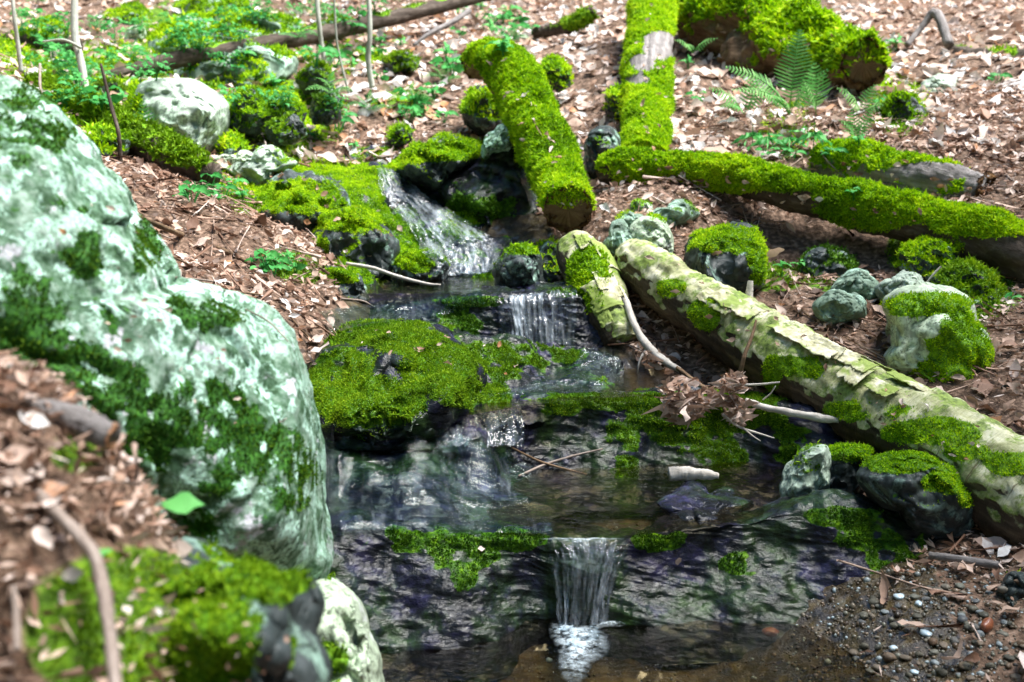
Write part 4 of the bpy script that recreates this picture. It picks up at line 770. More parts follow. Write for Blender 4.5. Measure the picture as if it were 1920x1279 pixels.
def peel(root, c, r, spots, name='peeling_bark'):
    """curled sheets of birch bark standing off the log"""
    t, u, w_ = frames(c); VV, FF = [], []
    for (s, a0, a1, ln, lift) in spots:
        i0 = int(s * (len(c) - 1)); nu, nv = 26, 18
        L = np.linspace(0, 1, nu); A = np.linspace(0, 1, nv)
        step = np.linalg.norm(c[1] - c[0]); idx = np.clip(i0 + L * ln / step, 0, len(c) - 1.001); k = idx.astype(int); fr_ = (idx - k)[:, None]
        cc = c[k] * (1 - fr_) + c[k + 1] * fr_; rr = r[k]; uu = u[k]; ww = w_[k]
        jag = .16 * fbm(np.stack([L * 7, L * 0 + s * 50, L * 0], 1), 3)
        ang = a0 + (a1 - a0) * A[None, :] * (1 + jag[:, None])
        edge = 1 + .25 * fbm(np.stack([A * 6, A * 0 + s * 30 + 4, A * 0], 1), 3)
        lf = .004 + lift * (A[None, :] ** 2.2) + .006 * np.abs(fbm(np.stack(np.broadcast_arrays(L[:, None] * 6, A[None, :] * 4, 0 * L[:, None] + s * 20), -1).reshape(-1, 3), 2)).reshape(nu, nv) + .35 * lift * (L[:, None] > .8) * (L[:, None] - .8) * 5
        pos = cc[:, None] + (np.cos(ang)[..., None] * uu[:, None] + np.sin(ang)[..., None] * ww[:, None]) * (rr[:, None] + lf)[..., None]
        pos = pos + t[k][:, None] * ((edge - 1)[None, :, None] * ln * .3 * L[:, None, None])
        v = pos.reshape(-1, 3); f = grid_faces(nu, nv) + sum(len(q) for q in VV)
        VV.append(v); FF.append(f)
    o = part(name, np.concatenate(VV), np.concatenate(FF), M['flake'], root)
    md = o.modifiers.new('thickness', 'SOLIDIFY'); md.thickness = .0025
    return o
PI = math.pi
sp = []
for k in range(10):
    s = rng.uniform(.35, .93); sgn = rng.choice([-1, 1], p=[.4, .6]); a0 = rng.uniform(-.5, .6)
    sp.append((s, a0, a0 + sgn * rng.uniform(.3, .7), rng.uniform(.03, .09), rng.uniform(.001, .016)))
peel(birch, bc, br, sp)
peel(stump, hc, hr, [(rng.uniform(.1, .8), rng.uniform(-.5, .5), rng.uniform(-1.2, 1.2), rng.uniform(.04, .09), rng.uniform(.003, .015)) for k in range(8)])
# ================================================================== WATER
def pool(name, poly, z, mat='pool', n=(90, 60), dz=0.):
    xs_ = np.array([p[0] for p in poly]); ys_ = np.array([p[1] for p in poly])
    bm = bmesh.new(); vs = [bm.verts.new((x, y, z)) for x, y in poly]; bm.faces.new(vs)
    me = bpy.data.meshes.new(name); bm.to_mesh(me); bm.free()
    o = obj(name, me, M[mat]); tag(o, kind='structure'); return o
def onz(px, py, z):
    a = (px - CX) / F; b = -(py - CY) / F; dz = -SP + b * CP; t = (z - CAMZ) / dz; return (a * t, t * (CP + b * SP))
pool('stream_water', [(-1.1, .6), (2.0, .6), (2.0, 2.2), (1.25, 2.85), (.2, 2.95), (-.6, 2.95), (-.9, 2.2)], 0.0)
pool('stream_water', [onz(930, 1012, .192), onz(1010, 1013, .192), onz(1190, 1013, .192), onz(1330, 990, .2), (.75, 2.98), (1.0, 3.1), (.98, 3.5), (-.02, 3.5), (-.1, 3.2)], .205)
pool('stream_water', [onz(850, 790, .395), onz(960, 768, .398), onz(1080, 752, .4), onz(1260, 742, .4), (.62, 3.7), (.55, 4.0), (.1, 4.05), (-.3, 3.5)], .405)
pool('stream_water', [(-.75, 4.15), (-.25, 4.16), (.3, 4.14), (.5, 4.2), (.5, 4.8), (.1, 5.0), (-.5, 4.95), (-.7, 4.6)], .645)
def sheet(name, stations, nu, nv, mat, amp, fr, foam, off=0., seed=0., stretch=(1, 1, 1), drape=False, label=None):
    if drape:
        ctl = np.array([[P(x, y, 5.) for x, y in s] for s in stations])
        a = cr(np.array(stations, float), nu); a = np.swapaxes(cr(np.swapaxes(a, 0, 1), nv), 0, 1); q = a.reshape(-1, 2)
        v = np.empty((len(q), 3))
        for i, (x, y) in enumerate(q):
            h, n = hit(x, y); v[i] = h + np.array([0, -.35, .94]) * off
        v = v.reshape(nu, nv, 3)
        for _ in range(25): v[1:-1, 1:-1] = .5 * v[1:-1, 1:-1] + .125 * (v[2:, 1:-1] + v[:-2, 1:-1] + v[1:-1, 2:] + v[1:-1, :-2])
        v = v.reshape(-1, 3)
    else:
        ctl = np.array([[P(*p) for p in s] for s in stations]); a = cr(ctl, nu); a = np.swapaxes(cr(np.swapaxes(a, 0, 1), nv), 0, 1); v = a.reshape(-1, 3)
    f = grid_faces(nu, nv); n = vnormals(v, f)
    if (n * (np.array([0, 0, CAMZ + 2]) - v)).sum(1).mean() < 0: f = f[:, ::-1]; n = -n
    g3 = v.reshape(nu, nv, 3)
    fu = np.cumsum(np.concatenate([np.zeros((1, nv)), np.linalg.norm(np.diff(g3, axis=0), axis=2)]), 0).mean(1)
    fv = np.cumsum(np.concatenate([np.zeros((nu, 1)), np.linalg.norm(np.diff(g3, axis=1), axis=2)], 1), 1).mean(0)
    FU, FV = np.meshgrid(fu, fv, indexing='ij'); FU, FV = FU.ravel(), FV.ravel()
    d = amp * fbm(np.stack([FU * fr * stretch[0], FV * fr * stretch[1], 0 * FU + seed], 1), 4)
    v = v + n * d[:, None]
    uu, vv = np.meshgrid(np.linspace(0, 1, nu), np.linspace(0, 1, nv), indexing='ij')
    edge = np.minimum(1, np.minimum(uu, 1 - uu) * 7).ravel()
    o = obj(name, mesh_np(name, v, f, {'fu': FU, 'fv': FV, 'foam': foam(uu.ravel(), vv.ravel()) * edge}), M[mat]); tag(o, kind='structure')
    return o
# whitewater chute running down the mossy slab
sheet('whitewater_chute', [[(706, 322), (718, 375), (765, 430), (795, 485), (815, 525)], [(722, 322), (745, 370), (800, 425), (840, 475), (855, 525)], [(740, 325), (785, 375), (850, 425), (890, 470), (900, 520)], [(752, 332), (815, 385), (890, 430), (935, 468), (938, 515)]], 80, 120, 'chute', .012, 22, lambda u, v: .26 + .2 * v, .02, 2., (1.6, .8, 1), True)
# upper fall: a wide thin curtain
sheet('waterfall', [[(925, 552, 4.2), (928, 560, 4.09), (934, 600, 4.045), (940, 645, 4.0)], [(985, 548, 4.2), (985, 557, 4.08), (988, 598, 4.035), (990, 645, 3.99)], [(1035, 543, 4.2), (1035, 552, 4.08), (1036, 596, 4.04), (1038, 645, 4.0)], [(1082, 538, 4.22), (1082, 549, 4.1), (1082, 596, 4.06), (1080, 648, 4.02)]], 90, 50, 'fall', .01, 30, lambda u, v: np.clip(.12 + .9 * np.exp(-((u - .22) / .12) ** 2) + .35 * np.exp(-((u - .6) / .2) ** 2), 0, 1) * sstep(.1, .3, v), 0, 3., (2.2, .5, 1))
# lowest fall: a notch of clear water with white strands, narrowing as it drops
sheet('waterfall', [[(1006, 1006, 2.92), (1012, 1013, 2.81), (1030, 1040, 2.765), (1040, 1110, 2.725), (1048, 1172, 2.69)], [(1060, 1006, 2.92), (1062, 1014, 2.79), (1072, 1045, 2.735), (1070, 1110, 2.70), (1070, 1172, 2.67)], [(1120, 1006, 2.92), (1122, 1014, 2.79), (1120, 1045, 2.735), (1108, 1110, 2.70), (1100, 1172, 2.67)], [(1196, 1004, 2.93), (1192, 1012, 2.82), (1172, 1040, 2.765), (1152, 1110, 2.725), (1142, 1172, 2.69)]], 120, 80, 'fall', .012, 26, lambda u, v: np.clip(.16 + 1.1 * np.exp(-((u - .14) / .12) ** 2) * sstep(.1, .5, v) + .6 * np.exp(-((u - .85) / .12) ** 2) * sstep(.4, .9, v) + .5 * (v < .3) * sstep(.15, .2, v), 0, 1), 0, 4., (2.4, .45, 1))
# small fringe fall of the middle ledge
sheet('waterfall', [[(815, 792, 3.3), (820, 802, 3.2), (826, 822, 3.14), (830, 836, 3.1)], [(880, 778, 3.4), (884, 786, 3.31), (888, 812, 3.27), (890, 836, 3.22)], [(975, 764, 3.48), (978, 772, 3.39), (982, 800, 3.35), (985, 836, 3.3)]], 80, 40, 'fall', .012, 34, lambda u, v: .10 + .22 * (v > .2), 0, 5., (2.2, .5, 1))
# water running in riffles over the rocks between the steps
sheet('stream_water', [[(598, 800), (600, 860), (606, 930), (612, 1000)], [(700, 802), (700, 860), (700, 930), (700, 1000)], [(800, 806), (800, 860), (805, 930), (810, 1000)], [(900, 835), (910, 880), (915, 940), (920, 1004)], [(1000, 880), (1020, 910), (1030, 955), (1040, 1008)]], 110, 70, 'riffle', .0035, 14, lambda u, v: .08 + .14 * np.sin(v * 9) ** 2, .012, 6., (.8, 1.8, 1), True)
sheet('stream_water', [[(600, 590), (610, 610), (615, 630)], [(700, 572), (705, 590), (710, 612)], [(800, 556), (805, 575), (810, 600)], [(900, 545), (905, 556), (910, 575)]], 70, 24, 'riffle', .004, 14, lambda u, v: .08 + 0 * u, .012, 7., (.8, 2, 1), True)
sheet('stream_water', [[(1090, 660), (1070, 690), (1000, 720), (930, 745)], [(1130, 655), (1125, 680), (1080, 715), (1000, 745)], [(1160, 655), (1165, 685), (1180, 712), (1180, 735)]], 50, 50, 'riffle', .004, 18, lambda u, v: .12 + 0 * u, .01, 8., (1.4, 1, 1), True)
def foam_patch(cx, cy, z, rx, ry, h, seed):
    x0, y0 = onz(cx, cy, z); nu, nv = 60, 40
    rr = np.linspace(0, 1, nv); th = np.linspace(0, 2 * PI, nu, endpoint=False)
    T, Q = np.meshgrid(th, rr, indexing='ij'); k = 1 + .25 * np.sin(3 * T + seed)
    x = x0 + np.cos(T) * Q * rx * k; y = y0 + np.sin(T) * Q * ry * k
    p = np.stack([x.ravel(), y.ravel(), 0 * x.ravel()], 1)
    zz_ = z + .004 + h * (1 - Q.ravel() ** 2) * (.6 + .5 * fbm(p * 22 + seed, 3))
    v = np.stack([x.ravel(), y.ravel(), zz_], 1); f = grid_faces(nu, nv, True)
    o = obj('foam', mesh_np('foam', v, f, {'foam': np.clip(1.25 - 1.3 * Q.ravel(), 0, 1)}), M['foam']); tag(o, kind='structure')
foam_patch(1082, 1215, 0., .07, .17, .010, 1.); foam_patch(1085, 1195, .003, .045, .09, .012, 7.); foam_patch(1130, 1172, 0., .05, .035, .01, 2.); foam_patch(1058, 1180, 0., .03, .03, .01, 3.)
foam_patch(958, 642, .50, .03, .02, .012, 4.); foam_patch(870, 512, .648, .16, .08, .012, 5.); foam_patch(1095, 1015, .205, .1, .015, .006, 6.)
# ================================================================== STICKS AND TWIGS
stick('stick', 'bleached white stick with a forked tip at the edge of the upper pool', [(650, 494, 4.45, 3.2), (700, 503, 4.4, 3.4), (750, 520, 4.35, 3.6), (800, 532, 4.3, 2.6), (826, 534, 4.28, 1.4)], 'pale_twig')
stick('stick', 'long mossy brown stick lying on the leafy left bank', [(262, 408, None, 4.5), (340, 440, None, 5), (420, 470, None, 4.5), (478, 498, None, 3)], 'brown_wood')
stick('stick', 'thin pale stick above the long mossy brown stick', [(235, 300, None, 2.2), (280, 350, None, 2.6), (330, 410, None, 2.4)], 'twig')
stick('branch', 'pale bent branch grown from the birch chunk, holding dead leaves', [(1145, 535, 4.2, 8), (1170, 560, 4.12, 7), (1190, 610, 4.02, 7), (1215, 650, 3.95, 8), (1250, 680, 3.88, 7), (1275, 694, 3.84, 5)], 'pale_twig', branches=[[(1215, 650, 3.95, 3), (1200, 675, 3.93, 2), (1195, 700, 3.92, 1.2)]])
stick('branch', 'knobby white branch poking from under the birch log', [(1398, 752, 3.5, 6), (1440, 765, 3.46, 6), (1490, 775, 3.42, 7), (1540, 785, 3.38, 8), (1575, 788, 3.38, 5)], 'pale_twig', lump=.35)
stick('twig', 'reddish upright twig leaning against the birch log', [(1385, 712, 3.62, 5), (1395, 670, 3.62, 4), (1410, 630, 3.66, 3), (1418, 600, 3.7, 2)], 'brown_wood')
stick('twig', 'thin straight twig stub sticking out by the dead leaf clumps', [(1380, 722, 3.55, 2.5), (1420, 721, 3.53, 2.2), (1462, 717, 3.5, 1.6)], 'pale_twig', branches=[[(1430, 750, 3.5, 1.5), (1445, 738, 3.49, 1.4), (1454, 724, 3.48, 1)]])
stick('twig', 'forked white twig hanging over the dark ledge', [(1355, 778, 3.4, 3), (1385, 800, 3.36, 2.5), (1420, 812, 3.34, 2), (1452, 822, 3.33, 1.2)], 'pale_twig', branches=[[(1395, 804, 3.35, 1.6), (1412, 818, 3.33, 1.3), (1426, 827, 3.33, .8)]])
stick('twig', 'dark twig with dead leaves arching across the two leaf clumps', [(1270, 690, 3.8, 4), (1310, 720, 3.62, 4), (1345, 745, 3.52, 4), (1370, 790, 3.44, 3)], 'brown_wood')
stick('twig', 'curved thin twig lying in the riffle above the second pool', [(972, 893, None, 2), (1020, 872, None, 2.6), (1075, 855, None, 2.4), (1130, 842, None, 1.6)], 'twig')
stick('twig', 'dark twig crossing the curved thin twig in the riffle', [(960, 840, None, 1.8), (1020, 868, None, 2.2), (1100, 890, None, 2)], 'brown_wood')
stick('driftwood', 'short chunk of pale driftwood with a broken orange end on the second pool', [(1254, 889, 3.22, 12), (1285, 887, 3.22, 13), (1320, 889, 3.2, 10), (1348, 893, 3.19, 5)], 'pale_twig', lump=.3)
stick('stick', 'grey broken stick lying on the right edge of the lowest ledge', [(1742, 1041, 2.78, 7), (1800, 1049, 2.74, 7.5), (1872, 1060, 2.7, 7)], 'grey_bark')
stick('stick', 'upright pale splinter of wood behind the birch log', [(1404, 572, 4.0, 7), (1405, 550, 4.02, 7), (1407, 527, 4.03, 5)], 'pale_twig')
stick('twig', 'thin curved twig standing over the dark recess by the pale boulder', [(1738, 530, 4.2, 2), (1750, 515, 4.2, 2), (1764, 500, 4.2, 1.5)], 'pale_twig')
stick('branch', 'blurred bent branch trailing down the near bank', [(70, 925, 1.2, 10), (120, 975, 1.18, 11), (170, 1030, 1.15, 12), (190, 1090, 1.12, 12), (205, 1180, 1.06, 12), (218, 1310, 1.0, 12)], 'twig')
stick('branch', 'thinner branch crossing the moss cap of the near bank', [(195, 1070, 1.3, 8), (260, 1120, 1.28, 9), (330, 1190, 1.26, 9), (400, 1250, 1.24, 8), (440, 1290, 1.22, 7)], 'twig')
log('branch', 'stout broken branch with a pale orange cut end beside the huge boulder', [(10, 752, 1.30, 12), (90, 768, 1.31, 18), (150, 790, 1.32, 22), (212, 818, 1.31, 24)], 'grey_bark', 50, 24, .25, 14, .003, up=2, amt=0, noise=0, dens=0, end=.15, endmat='cut', cat='branch')
stick('twig', 'short grey upright twig at the corner of the near bank', [(25, 1100, 1.1, 6), (30, 1150, 1.08, 7), (32, 1220, 1.05, 7)], 'twig')
stick('twig', 'fine root twig curling down the near bank', [(180, 1250, 1.12, 5), (195, 1210, 1.14, 5), (210, 1180, 1.15, 4)], 'twig')
stick('branch', 'pale forked branch propped on the leafy slope above the chute', [(775, 85, 7.9, 3), (810, 60, 8.0, 4), (850, 40, 8.2, 5), (880, 20, 8.4, 5)], 'grey_bark')
stick('stick', 'dark stick leaning among the leaves on the far right slope', [(1700, 85, 7.6, 5), (1725, 55, 7.7, 5), (1755, 25, 7.7, 8), (1780, 85, 7.4, 8)], 'grey_bark')
TW = 'twigs scattered on the leafy banks'
for k, (x0, y0, x1, y1) in enumerate([(1430, 275, 1480, 230), (1280, 320, 1310, 380), (640, 560, 700, 575), (545, 595, 600, 650), (480, 230, 500, 275), (300, 470, 420, 520), (330, 520, 470, 545), (420, 545, 560, 560), (1880, 320, 1920, 350), (700, 205, 760, 225), (660, 210, 655, 260), (1000, 225, 1020, 260), (1540, 285, 1580, 330), (1450, 575, 1530, 600), (460, 580, 540, 640), (360, 400, 480, 430)]):
    stick('twig', ['thin grey twig lying loose among the dead leaves of the bank', 'thin brown twig lying loose among the dead leaves of the bank'][k % 2], [(x0, y0, None, 1.6), ((x0 + x1) / 2 + rng.normal() * 4, (y0 + y1) / 2 + rng.normal() * 4, None, 1.8), (x1, y1, None, 1.2)], ['twig', 'brown_wood'][k % 2], group=TW + (' of grey wood' if k % 2 == 0 else ' of brown wood'))
# ================================================================== SAPLINGS (slender stems in front of the far slope)
def sapling(label, pts, mat='pale_bark', twigs=(), leaves=0):
    pts = [(q[0] + rng.normal() * 3, q[1], q[2], q[3] * .72) for q in pts]
    c, r = pxline(pts, 40); v, f, fu, fv = tube(c, r, 12, .08, 12, r.max() * .08, 1.)
    nr = vnormals(v, f); cc = np.repeat(np.concatenate([c[:1], c, c[-1:]]), 12, 0)
    if (nr * (v - cc)).sum() < 0: f = f[:, ::-1]
    base = c[np.argmin(c[:, 2])]
    o = empty('sapling', base, label, 'sapling', 'slender saplings on the far slope')
    part('trunk', v, f, M[mat], o, {'moss': np.clip(.3 * fbm(v * 9, 2), 0, 1), 'fu': fu, 'fv': fv})
    for tw in twigs:
        c2, r2 = pxline(tw, 20); v, f, fu, fv = tube(c2, r2, 8, .1, 20, 0, 1.); part('twig', v, f, M[mat], o, {'moss': 0 * fu, 'fu': fu, 'fv': fv})
    if leaves:
        k = rng.integers(0, len(c), leaves); ps = c[k] + rng.normal(size=(leaves, 3)) * .09
        lv, lf, lr = leaves_np(ps, rng.normal(size=(leaves, 3)) * .4 + [0, 0, 1], np.full(leaves, .07), np.full(leaves, .035), rng.uniform(0, 6.28, leaves), rng.uniform(-.4, 0, leaves), rng.uniform(0, .3, leaves), rng.uniform(-.5, .2, leaves), rng.random(leaves))
        part('foliage', lv, lf, M['leaf_green'], o, None, True, {'rnd': lr})
    return o
sapling('thickest pale sapling stem beside the lower end of the thin fallen trunk', [(160, 178, 5.9, 9), (152, 120, 5.95, 9), (145, 60, 6.0, 9), (136, -60, 6.1, 8), (128, -200, 6.2, 7)], twigs=[[(152, 90, 5.95, 3), (120, 75, 5.9, 2), (80, 78, 5.9, 1.5)]], leaves=0)
sapling('slim grey sapling nearest the top of the huge boulder', [(40, 135, 5.6, 5), (34, 80, 5.6, 5), (26, 20, 5.6, 4.5), (18, -120, 5.7, 4)])
sapling('slender pale sapling standing behind the middle of the thin fallen trunk', [(610, 145, 7.4, 7), (604, 80, 7.4, 6), (596, 20, 7.4, 6), (590, -110, 7.5, 5)])
sapling('grey sapling right of the thin fallen trunk, above the leafy slope', [(700, 165, 7.0, 8), (694, 110, 7.0, 7), (690, 50, 7.0, 6), (686, -100, 7.1, 5)])
sapling('very thin sapling between two thicker ones near the fallen trunk', [(655, 190, 7.0, 3), (640, 120, 7.0, 3), (632, 60, 7.0, 2.6), (625, -80, 7.0, 2.4)])
sapling('dark thin sapling growing from the old log behind the huge boulder', [(228, 308, 4.75, 6), (222, 250, 4.75, 5), (210, 200, 4.8, 4.5), (190, 120, 4.85, 3)], 'bark')
sapling('fine dark sapling with bent top beside the mossy log in the left bank', [(90, 215, 5.2, 4), (78, 165, 5.2, 3.4), (70, 120, 5.3, 3)], 'twig')
# ================================================================== FERNS
def frond_np(b, tip, width, npin=17, arch=.12, seed=0, back=None):
    """one fern frond: a stalk arching from b to tip with tapering leaflets in pairs"""
    b, tip = np.array(b), np.array(tip); L = np.linalg.norm(tip - b); d = (tip - b) / L
    view = np.array([0, 0, CAMZ]) - (b + tip) / 2; view /= np.linalg.norm(view)
    nrm = .55 * view + .6 * np.array([0, 0, 1.]); nrm -= (nrm @ d) * d; nrm /= np.linalg.norm(nrm); sd = np.cross(d, nrm)
    s = np.linspace(0, 1, 30); c = b + d * (s * L)[:, None] + nrm * (arch * L * np.sin(s * PI) )[:, None]
    VV, FF, RR = [], [], []; nv = 0
    tv, tf, _, _ = tube(c, np.linspace(.0028, .0008, 30) * max(.6, L / .35), 6, capped=False)
    VV.append(tv); FF.append(tf); RR.append(np.full(len(tf), .5)); nv += len(tv)
    rg = np.random.default_rng(seed + 77)
    for i in range(npin):
        q = .2 + .78 * i / (npin - 1); k = q * 29; k0 = min(int(k), 28); pc = c[k0] + (c[k0 + 1] - c[k0]) * (k - k0)
        prof = np.sin(min(1, (q - .1) / .35) * PI / 2) * (1 - ((q - .3) / .72) ** 1.6 if q > .3 else 1) + .04
        for sg in (-1, 1):
            l = width * prof * rg.uniform(.9, 1.1); dirv = sd * sg + d * .32 - nrm * rg.uniform(.05, .3); dirv /= np.linalg.norm(dirv)
            wv = np.cross(dirv, nrm); wv /= np.linalg.norm(wv); wid = L * .78 / npin * .33
            m = 8; sl = np.linspace(0, 1, m); ww = wid * np.array([.7, 1, .8, .95, .7, .75, .45, .03])
            cl = pc + dirv * (sl * l)[:, None] - nrm * (.16 * l * sl ** 2)[:, None]
            v = np.stack([cl - wv * ww[:, None] - nrm * (ww * .25)[:, None], cl, cl + wv * ww[:, None] - nrm * (ww * .25)[:, None]], 1).reshape(-1, 3)
            f = np.array([[a * 3 + j, a * 3 + j + 1, a * 3 + j + 4, a * 3 + j + 3] for a in range(m - 1) for j in (0, 1)])
            VV.append(v); FF.append(f + nv); RR.append(np.full(len(f), rg.random())); nv += len(v)
    return np.concatenate(VV), np.concatenate(FF), np.concatenate(RR)
def fern(label, base, fronds, group=None, mat='fern'):
    b = P(*base); o = empty('fern', b, label, 'fern', group)
    for k, (tx, ty, tY, wpx) in enumerate(fronds):
        tip = P(tx, ty, tY); v, f, r = frond_np(b, tip, wpx * tY / F, max(9, int(np.linalg.norm(tip - b) / .021)), rng.uniform(.08, .16), k + int(base[0]))
        part('frond', v, f, M[mat], o, None, True, {'rnd': r})
    return o
fern('large bright fern spreading below the thick crumbling log', (1480, 215, 6.05), [(1360, 125, 5.95, 34), (1372, 168, 5.85, 22), (1552, 130, 5.9, 30), (1500, 55, 6.05, 42), (1440, 180, 5.8, 20)])
fern('wide arching fern in front of the pale end of the straight mossy log', (1395, 215, 6.2), [(1330, 165, 6.1, 26), (1350, 200, 6.0, 18), (1420, 140, 6.2, 26), (1452, 165, 6.1, 22)])
fern('fern with drooping fronds under the hollow end of the crumbling log', (1615, 215, 6.1), [(1570, 165, 6.0, 24), (1640, 160, 6.1, 22), (1668, 195, 6.0, 18)])
fern('single upright fern frond against the crumbling mossy log', (1530, 215, 5.95), [(1528, 118, 5.85, 36), (1506, 150, 5.8, 24)])
fern('small young fern right of the large bright fern', (1602, 262, 5.6), [(1598, 205, 5.55, 22), (1572, 225, 5.5, 18), (1640, 222, 5.55, 18), (1580, 246, 5.5, 14), (1636, 205, 5.6, 16)])
fern('curled dark green fern at the foot of the upright mossy log', (1298, 100, 7.2), [(1265, 75, 7.1, 14), (1345, 72, 7.1, 14), (1285, 88, 7.0, 10)])
fern('fern in front of the smooth grey green boulder', (275, 262, 5.2), [(268, 190, 5.15, 22), (298, 215, 5.1, 20), (250, 215, 5.15, 20), (310, 245, 5.1, 16)])
fern('small fern growing by the flat stones of the left bank', (385, 345, 5.0), [(398, 300, 4.95, 16), (370, 318, 4.95, 14), (412, 318, 4.9, 14)])
for k, (fx_, fy_, lab) in enumerate([(110, 145, 'fern in the corner gap between the slim sapling and the thickest sapling'), (560, 70, 'fern beside the right edge of the broad mossy slab'), (770, 190, 'fern on the leafy slope above the overhanging slab'), (690, 205, 'small fern at the foot of the grey sapling'), (830, 150, 'fern just left of the top of the hollow log'), (250, 110, 'fern under the dark rotting log, left of the slab beneath the trunk'), (620, 175, 'little fern by the darkest moss domed rock'), (960, 75, 'fern on the slope below the crooked mossy branch')]):
    hb, _ = hit(fx_, fy_); y_ = hb[1]; s_ = 55 * 5.5 / y_
    fern(lab, (fx_, fy_, y_), [(fx_ + s_ * q[0], fy_ + s_ * q[1], y_ - .12 - .1 * abs(q[0]), 14 * 5.5 / y_ * 1.1) for q in ((-.95, -.15), (-.55, -.6), (.1, -.85), (.65, -.5), (1., -.05), (.35, .1))], mat=['fern', 'leaf_green'][k % 2])
# ================================================================== SEEDLINGS AND LOW PLANTS
def plant_mesh(kind, seed):
    rg = np.random.default_rng(seed); VV, FF, RR = [], [], []; nv = 0
    def leaf(p, nrm, L, W, yaw, pitch=0.):
        nonlocal nv
        v, f, r = leaves_np(np.array([p]), np.array([nrm], float), np.array([L]), np.array([W]), np.array([yaw]), np.array([-.25]), np.array([.22]), np.array([pitch]), np.array([rg.random()]))
        VV.append(v); FF.append(f + nv); RR.append(r); nv += len(v)
    H = {'herb': .07, 'sprout': .05, 'bush': .2, 'blade': .12}[kind]
    if kind == 'herb':
        for k in range(rg.integers(6, 10)):
            a = rg.uniform(0, 6.28); rr = rg.uniform(.01, .06); leaf((rr * math.cos(a), rr * math.sin(a), H * rg.uniform(.5, 1)), (rg.normal() * .25, -.25 + rg.normal() * .2, 1), rg.uniform(.035, .06), rg.uniform(.022, .036), a)
    elif kind == 'sprout':
        for k in range(3): leaf((.018 * math.cos(k * 2.1 + 1), .018 * math.sin(k * 2.1 + 1), H + .004 * k), (0, -.4, 1), .045, .026, k * 2.1 + 1)
    elif kind == 'bush':
        for k in range(38):
            a = rg.uniform(0, 6.28); rr = .13 * math.sqrt(rg.random()); leaf((rr * math.cos(a), rr * math.sin(a), H * rg.uniform(.3, 1.1)), (rg.normal() * .3, -.2 + rg.normal() * .25, 1), rg.uniform(.05, .085), rg.uniform(.025, .042), a)
    else:
        for k in range(14):
            a = rg.uniform(0, 6.28); leaf((.03 * math.cos(a), .03 * math.sin(a), H * .5), (math.cos(a) * .8, math.sin(a) * .8, .35), .13, .011, a, .9)
    n = {'herb': 4, 'sprout': 1, 'bush': 8, 'blade': 1}[kind]
    st = []
    for k in range(n):
        a = rg.uniform(0, 6.28); rr = 0 if n == 1 else .06 * rg.random() * (2 if kind == 'bush' else 1)
        c = np.array([[0, 0, -.01], [rr * math.cos(a) * .4, rr * math.sin(a) * .4, H * .5], [rr * math.cos(a), rr * math.sin(a), H]])
        v, f, _, _ = tube(cr(c, 8), np.linspace(.0025, .0012, 8), 6, capped=False); st.append((v, f))
    sv = np.concatenate([s[0] for s in st]); off = np.cumsum([0] + [len(s[0]) for s in st])[:-1]; sf = np.concatenate([s[1] + o_ for s, o_ in zip(st, off)])
    return (np.concatenate(VV), np.concatenate(FF), np.concatenate(RR)), (sv, sf)
PM = {}
for kd, ns in (('herb', 3), ('sprout', 2), ('bush', 3), ('blade', 1)):
    for s_ in range(ns):
        (lv, lf, lr), (sv, sf) = plant_mesh(kd, s_ + 50)
        PM[kd, s_] = (mesh_np(kd + '_leaves', lv, lf, None, True, {'rnd': lr}), mesh_np(kd + '_stem', sv, sf, None, True, {'rnd': np.full(len(sf), .3)}))
        PM[kd, s_][0].materials.append(M['leaf_green']); PM[kd, s_][1].materials.append(M['leaf_green'])
def plant(kd, name, px, py, label, group, cat='plant', scale=1., Y=None):
    h, nn = hit(px, py) if Y is None else (P(px, py, Y), None)
    s_ = int(rng.integers(0, sum(1 for q in PM if q[0] == kd)))
    o = empty(name, h - np.array([0, 0, .004]), label, cat, group); o.rotation_euler.z = rng.uniform(-.6, .6) if kd != 'sprout' else rng.uniform(0, 6); sc_ = scale * rng.uniform(.8, 1.2); o.scale = (sc_, sc_, sc_)
    for nm, me in zip(('leaf_cluster', 'stem'), PM[kd, s_]):
        c = bpy.data.objects.new(nm, me); COL.objects.link(c); c.parent = o
    return o
LS = 'low green seedlings scattered on the far leafy slope'
for k in range(46):
    px, py = [(rng.uniform(700, 860), rng.uniform(130, 240)), (rng.uniform(900, 1000), rng.uniform(20, 80)), (rng.uniform(560, 740), rng.uniform(20, 190)), (rng.uniform(650, 960), rng.uniform(10, 120))][k % 4]
    plant('herb', 'seedling', px, py, 'low green leafy seedling on the leaf covered slope above the stream', LS, 'seedling', rng.uniform(.9, 1.7))
LB = 'leafy green undergrowth plants around the thin fallen trunk'
for k in range(40):
    px, py = [(rng.uniform(0, 240), rng.uniform(60, 160)), (rng.uniform(0, 560), rng.uniform(-5, 100)), (rng.uniform(230, 600), rng.uniform(20, 110)), (rng.uniform(560, 760), rng.uniform(0, 60))][k % 4]
    ty_ = np.interp(px, [150, 330, 620, 930], [165, 112, 60, -14])
    if px > 150 and ty_ - 6 < py < ty_ + 85: py = ty_ - rng.uniform(15, 60)
    plant('bush', 'leafy_plant', px, py, 'leafy green plant in the undergrowth around the thin fallen trunk', LB, 'plant', rng.uniform(.4, .8))
LU = 'low green plants between the mossy rocks of the far left bank'
for k in range(30):
    px, py = [(rng.uniform(180, 460), rng.uniform(100, 170)), (rng.uniform(430, 680), rng.uniform(140, 290)), (rng.uniform(60, 260), rng.uniform(130, 230))][k % 3]
    plant('herb' if k % 2 else 'bush', 'leafy_plant', px, py, 'low green plant growing between the mossy rocks of the far left bank', LU, 'plant', rng.uniform(.9, 1.4) if k % 2 else rng.uniform(.35, .6))
LH = 'bright herbs on the left stream bank'
